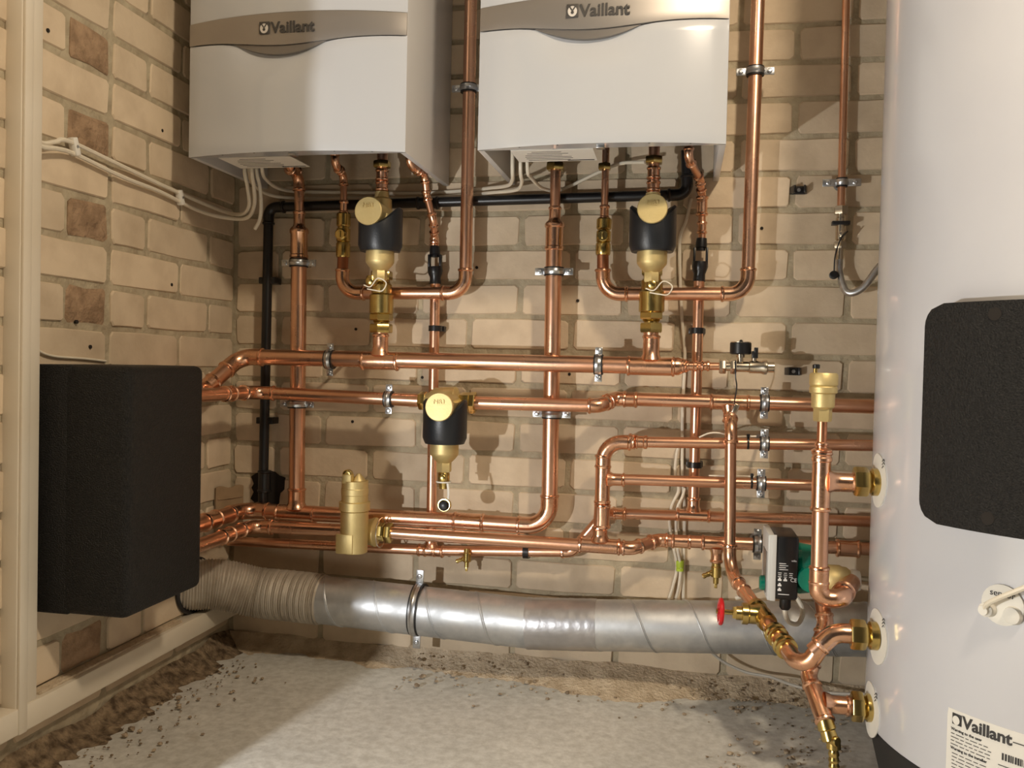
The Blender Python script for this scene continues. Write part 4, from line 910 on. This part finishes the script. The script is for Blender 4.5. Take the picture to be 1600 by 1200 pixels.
# ------------------------------------------------------------------ thin feed pipe with isolating valve and braided hose
fp_ = Run('thin copper feed pipe coming down beside the cylinder', (1.325, -0.030, 1.151))
fp_.pipe((1.324, -0.030, 1.491), (1.327, -0.030, 0.991), R15)
iv = thing('isolating_valve', 'small nickel isolating valve at the foot of the thin feed pipe', 'valve', (1.328, -0.030, 0.948))
i0 = V((1.327, -0.030, 0.996))
MB().hexnut(i0, (0, 0, -1), .016, .024).build('inlet_nut', 'nickel', iv)
MB().lathe(i0 - Z * .016, (0, 0, -1), [(0, .008), (.006, .008), (.008, .0095), (.050, .0095), (.052, .0075), (.058, .0075)], 18).build('valve_body', 'nickel', iv)
MB().box(i0 + V((0, -.002, -.034)), (.034, .016, .008), .001).build('lever', 'black', iv)
MB().lathe(i0 + V((.002, -.008, -.056)), (0.2, -1, 0), [(0, .007), (.006, .007), (.007, .0055)], 14).build('check_plug', 'nickel', iv)
MB().hexnut(i0 - Z * .070, (0, 0, -1), .014, .022).build('outlet_nut', 'nickel', iv)
hs = thing('braided_hose', 'braided steel hose looping from the isolating valve to the cylinder', 'hose', i0 - Z * .085)
MB().lathe(i0 - Z * .082, (0, 0, -1), [(0, .0085), (.024, .0085)], 16).build('crimp_sleeve', 'nickel', hs)
hp = smoothpath([i0 - Z * .10, i0 + V((.001, -.004, -.135)), i0 + V((.014, -.015, -.172)), i0 + V((.040, -.025, -.165)), i0 + V((.068, -.030, -.125)), i0 + V((.105, -.030, -.080))], 12)
MB().sweep(hp, [.0068 + .0004 * (i % 2) for i in range(len(hp))], 12).build('hose', 'steel', hs)
MB().lathe(i0 + V((-.012, -.006, -.138)), (0, -1, 0), [(0, .006), (.004, .0085), (.010, .0085), (.011, .006)], 18).build('dust_cap', 'black', hs)
MB().sweep(smoothpath([i0 + V((-.012, -.016, -.131)), i0 + V((-.011, -.018, -.10)), i0 + V((-.002, -.0185, -.068)), i0 + V((.011, -.017, -.052))], 6), .0014, 6).build('cap_tether', 'black', hs)

# ------------------------------------------------------------------ cables
def wall_clip(label, c, rot):
    t = thing('cable_clip', label, 'clip', c, 'white cable clips on the left wall')
    MB().box(V(c) + V((.006, 0, 0)), (.013, .012, .030), .002, Matrix.Rotation(rot, 3, 'X')).build('saddle', 'paper', t)
    MB().lathe(V(c) + V((.012, 0, 0)), (1, 0, 0), [(0, .003), (.002, .0024)], 10).build('nail', 'steel', t)
wall_clip('white clip on the twin cables beside the white upright', (0.006, -0.562, 1.016), .35)
wall_clip('white clip on the twin cables near the brick corner', (0.006, -0.247, 0.991), .35)
def cable(label, pts, r, m='cable', group='white cables', name='cable', cat='cable'):
    return tag(MB().sweep(smoothpath(pts, 8), r, 8).build(name, m), label, cat, group)
cable('upper white cable from the left wall looping up into the left boiler', [(0.012, -0.673, 1.009), (0.012, -0.637, 1.003), (0.013, -0.609, 1.012), (0.014, -0.580, 1.021), (0.012, -0.472, 1.015), (0.012, -0.338, 1.005), (0.013, -0.204, 0.997), (0.024, -0.100, 0.989), (0.078, -0.120, 0.978), (0.113, -0.150, 0.990), (0.125, -0.180, 1.024), (0.130, -0.203, 1.056), up((0.131, -0.205, 1.066))], .0040)
cable('lower white cable from the left wall looping up into the left boiler', [(0.024, -0.687, 1.002), (0.022, -0.652, 0.994), (0.017, -0.608, 1.001), (0.012, -0.559, 1.004), (0.012, -0.435, 0.993), (0.012, -0.316, 0.989), (0.014, -0.181, 0.976), (0.042, -0.120, 0.971), (0.094, -0.125, 0.969), (0.125, -0.150, 0.990), (0.142, -0.185, 1.023), (0.147, -0.205, 1.055), up((0.147, -0.206, 1.066))], .0040)
cable('short white cable end hanging under the left boiler', [up((0.151, -0.192, 1.069)), (0.150, -0.190, 1.059), (0.145, -0.165, 1.027), (0.141, -0.150, 0.986), (0.133, -0.142, 0.960), (0.121, -0.138, 0.943)], .0040)
cable('upper white cable stretched along the wall between both boilers', [up((0.169, -0.205, 1.071)), (0.167, -0.200, 1.059), (0.149, -0.140, 1.045), (0.140, -0.060, 1.044), (0.166, -0.012, 1.047), (0.304, -0.011, 1.043), (0.438, -0.011, 1.039), (0.561, -0.011, 1.044), (0.611, -0.040, 1.042), (0.664, -0.110, 1.032), (0.684, -0.160, 1.034), (0.691, -0.198, 1.048), up((0.691, -0.205, 1.059))], .0038)
cable('lower white cable stretched along the wall between both boilers', [up((0.126, -0.180, 1.077)), (0.123, -0.172, 1.061), (0.107, -0.115, 1.040), (0.114, -0.050, 1.032), (0.167, -0.012, 1.032), (0.281, -0.010, 1.032), (0.423, -0.010, 1.028), (0.561, -0.010, 1.035), (0.617, -0.046, 1.031), (0.680, -0.100, 1.025), (0.702, -0.155, 1.029), (0.707, -0.198, 1.045), up((0.708, -0.206, 1.058))], .0036)
cable('white cable sagging behind the right boiler drop to its gas cock', [up((0.721, -0.205, 1.058)), (0.721, -0.200, 1.047), (0.720, -0.150, 1.039), (0.726, -0.060, 1.037), (0.750, -0.020, 1.038), (0.779, -0.011, 1.049), (0.833, -0.011, 1.074), (0.885, -0.030, 1.090), (0.940, -0.070, 1.083)], .0036)
cable('white cable clipped down the wall beside the right discharge pipe', [(1.034, -0.006, 1.020), (1.025, -0.006, 0.974), (1.013, -0.006, 0.934), (1.016, -0.006, 0.847), (1.022, -0.006, 0.767), (1.030, -0.006, 0.687), (1.028, -0.006, 0.580), (1.031, -0.006, 0.445), (1.038, -0.006, 0.365), (1.038, -0.006, 0.284), (1.040, -0.006, 0.176)], .0035)
cable('white cable bowing out beside the wall cable near the manifold', [(1.029, -0.014, 0.520), (1.019, -0.015, 0.493), (1.016, -0.014, 0.446), (1.024, -0.014, 0.412), (1.011, -0.012, 0.378), (1.007, -0.012, 0.344), (1.015, -0.013, 0.297), (1.025, -0.014, 0.254), (1.018, -0.012, 0.209), (1.006, -0.009, 0.167)], .0032)
cable('thin white cable crossing to the bundle with the lime tape', [(1.037, -0.018, 0.417), (1.032, -0.016, 0.398), (1.022, -0.016, 0.372), (1.021, -0.016, 0.332), (1.026, -0.020, 0.286), (1.032, -0.019, 0.252), (1.030, -0.018, 0.212), (1.022, -0.013, 0.169)], .0030)
lt_ = V((1.031, -0.014, 0.253)); tag(MB().lathe(lt_ - Z * .011, Z, [(0, .008), (.006, .0085), (.007, .0075), (.009, .0085), (.020, .0085), (.022, .008)], 14).build('lime_tape', 'lime'), 'band of lime green tape around the white cable bundle', 'tape')
cable('thin white sensor lead tied along the run below the second header', [(1.061, -0.112, 0.531), (1.080, -0.114, 0.540), (1.101, -0.112, 0.541), (1.126, -0.108, 0.535), (1.150, -0.108, 0.536), (1.170, -0.108, 0.537)], .0017)
cable('thin white sensor lead tied along the run level with the top collar', [(1.082, -0.108, 0.456), (1.122, -0.108, 0.457), (1.152, -0.108, 0.458), (1.169, -0.108, 0.458)], .0015)
cable('grey cable lying along the foot of the wall under the duct', [(1.094, -0.050, 0.091), (1.123, -0.050, 0.070), (1.167, -0.060, 0.056), (1.214, -0.080, 0.057), (1.253, -0.110, 0.055), (1.308, -0.140, 0.057), (1.382, -0.170, 0.071)], .0030, 'cable_grey', 'grey cables')
cable('beige cable looping down from the pump box in front of the duct', [bx + V((.006, -.020, -.070)), bx + V((.007, -.020, -.084)), (1.220, -0.285, 0.227), (1.239, -0.255, 0.217), (1.249, -0.235, 0.233), (1.240, -0.228, 0.255), (1.223, -0.222, 0.265), (1.193, -0.185, 0.261), (1.138, -0.150, 0.228)], .0042, 'cable', 'grey cables')
cable('thin cable drooping on the left wall above the black box', [(0.004, -0.642, 0.684), (0.004, -0.628, 0.671), (0.004, -0.594, 0.663), (0.004, -0.523, 0.660), (0.004, -0.463, 0.656)], .0022)
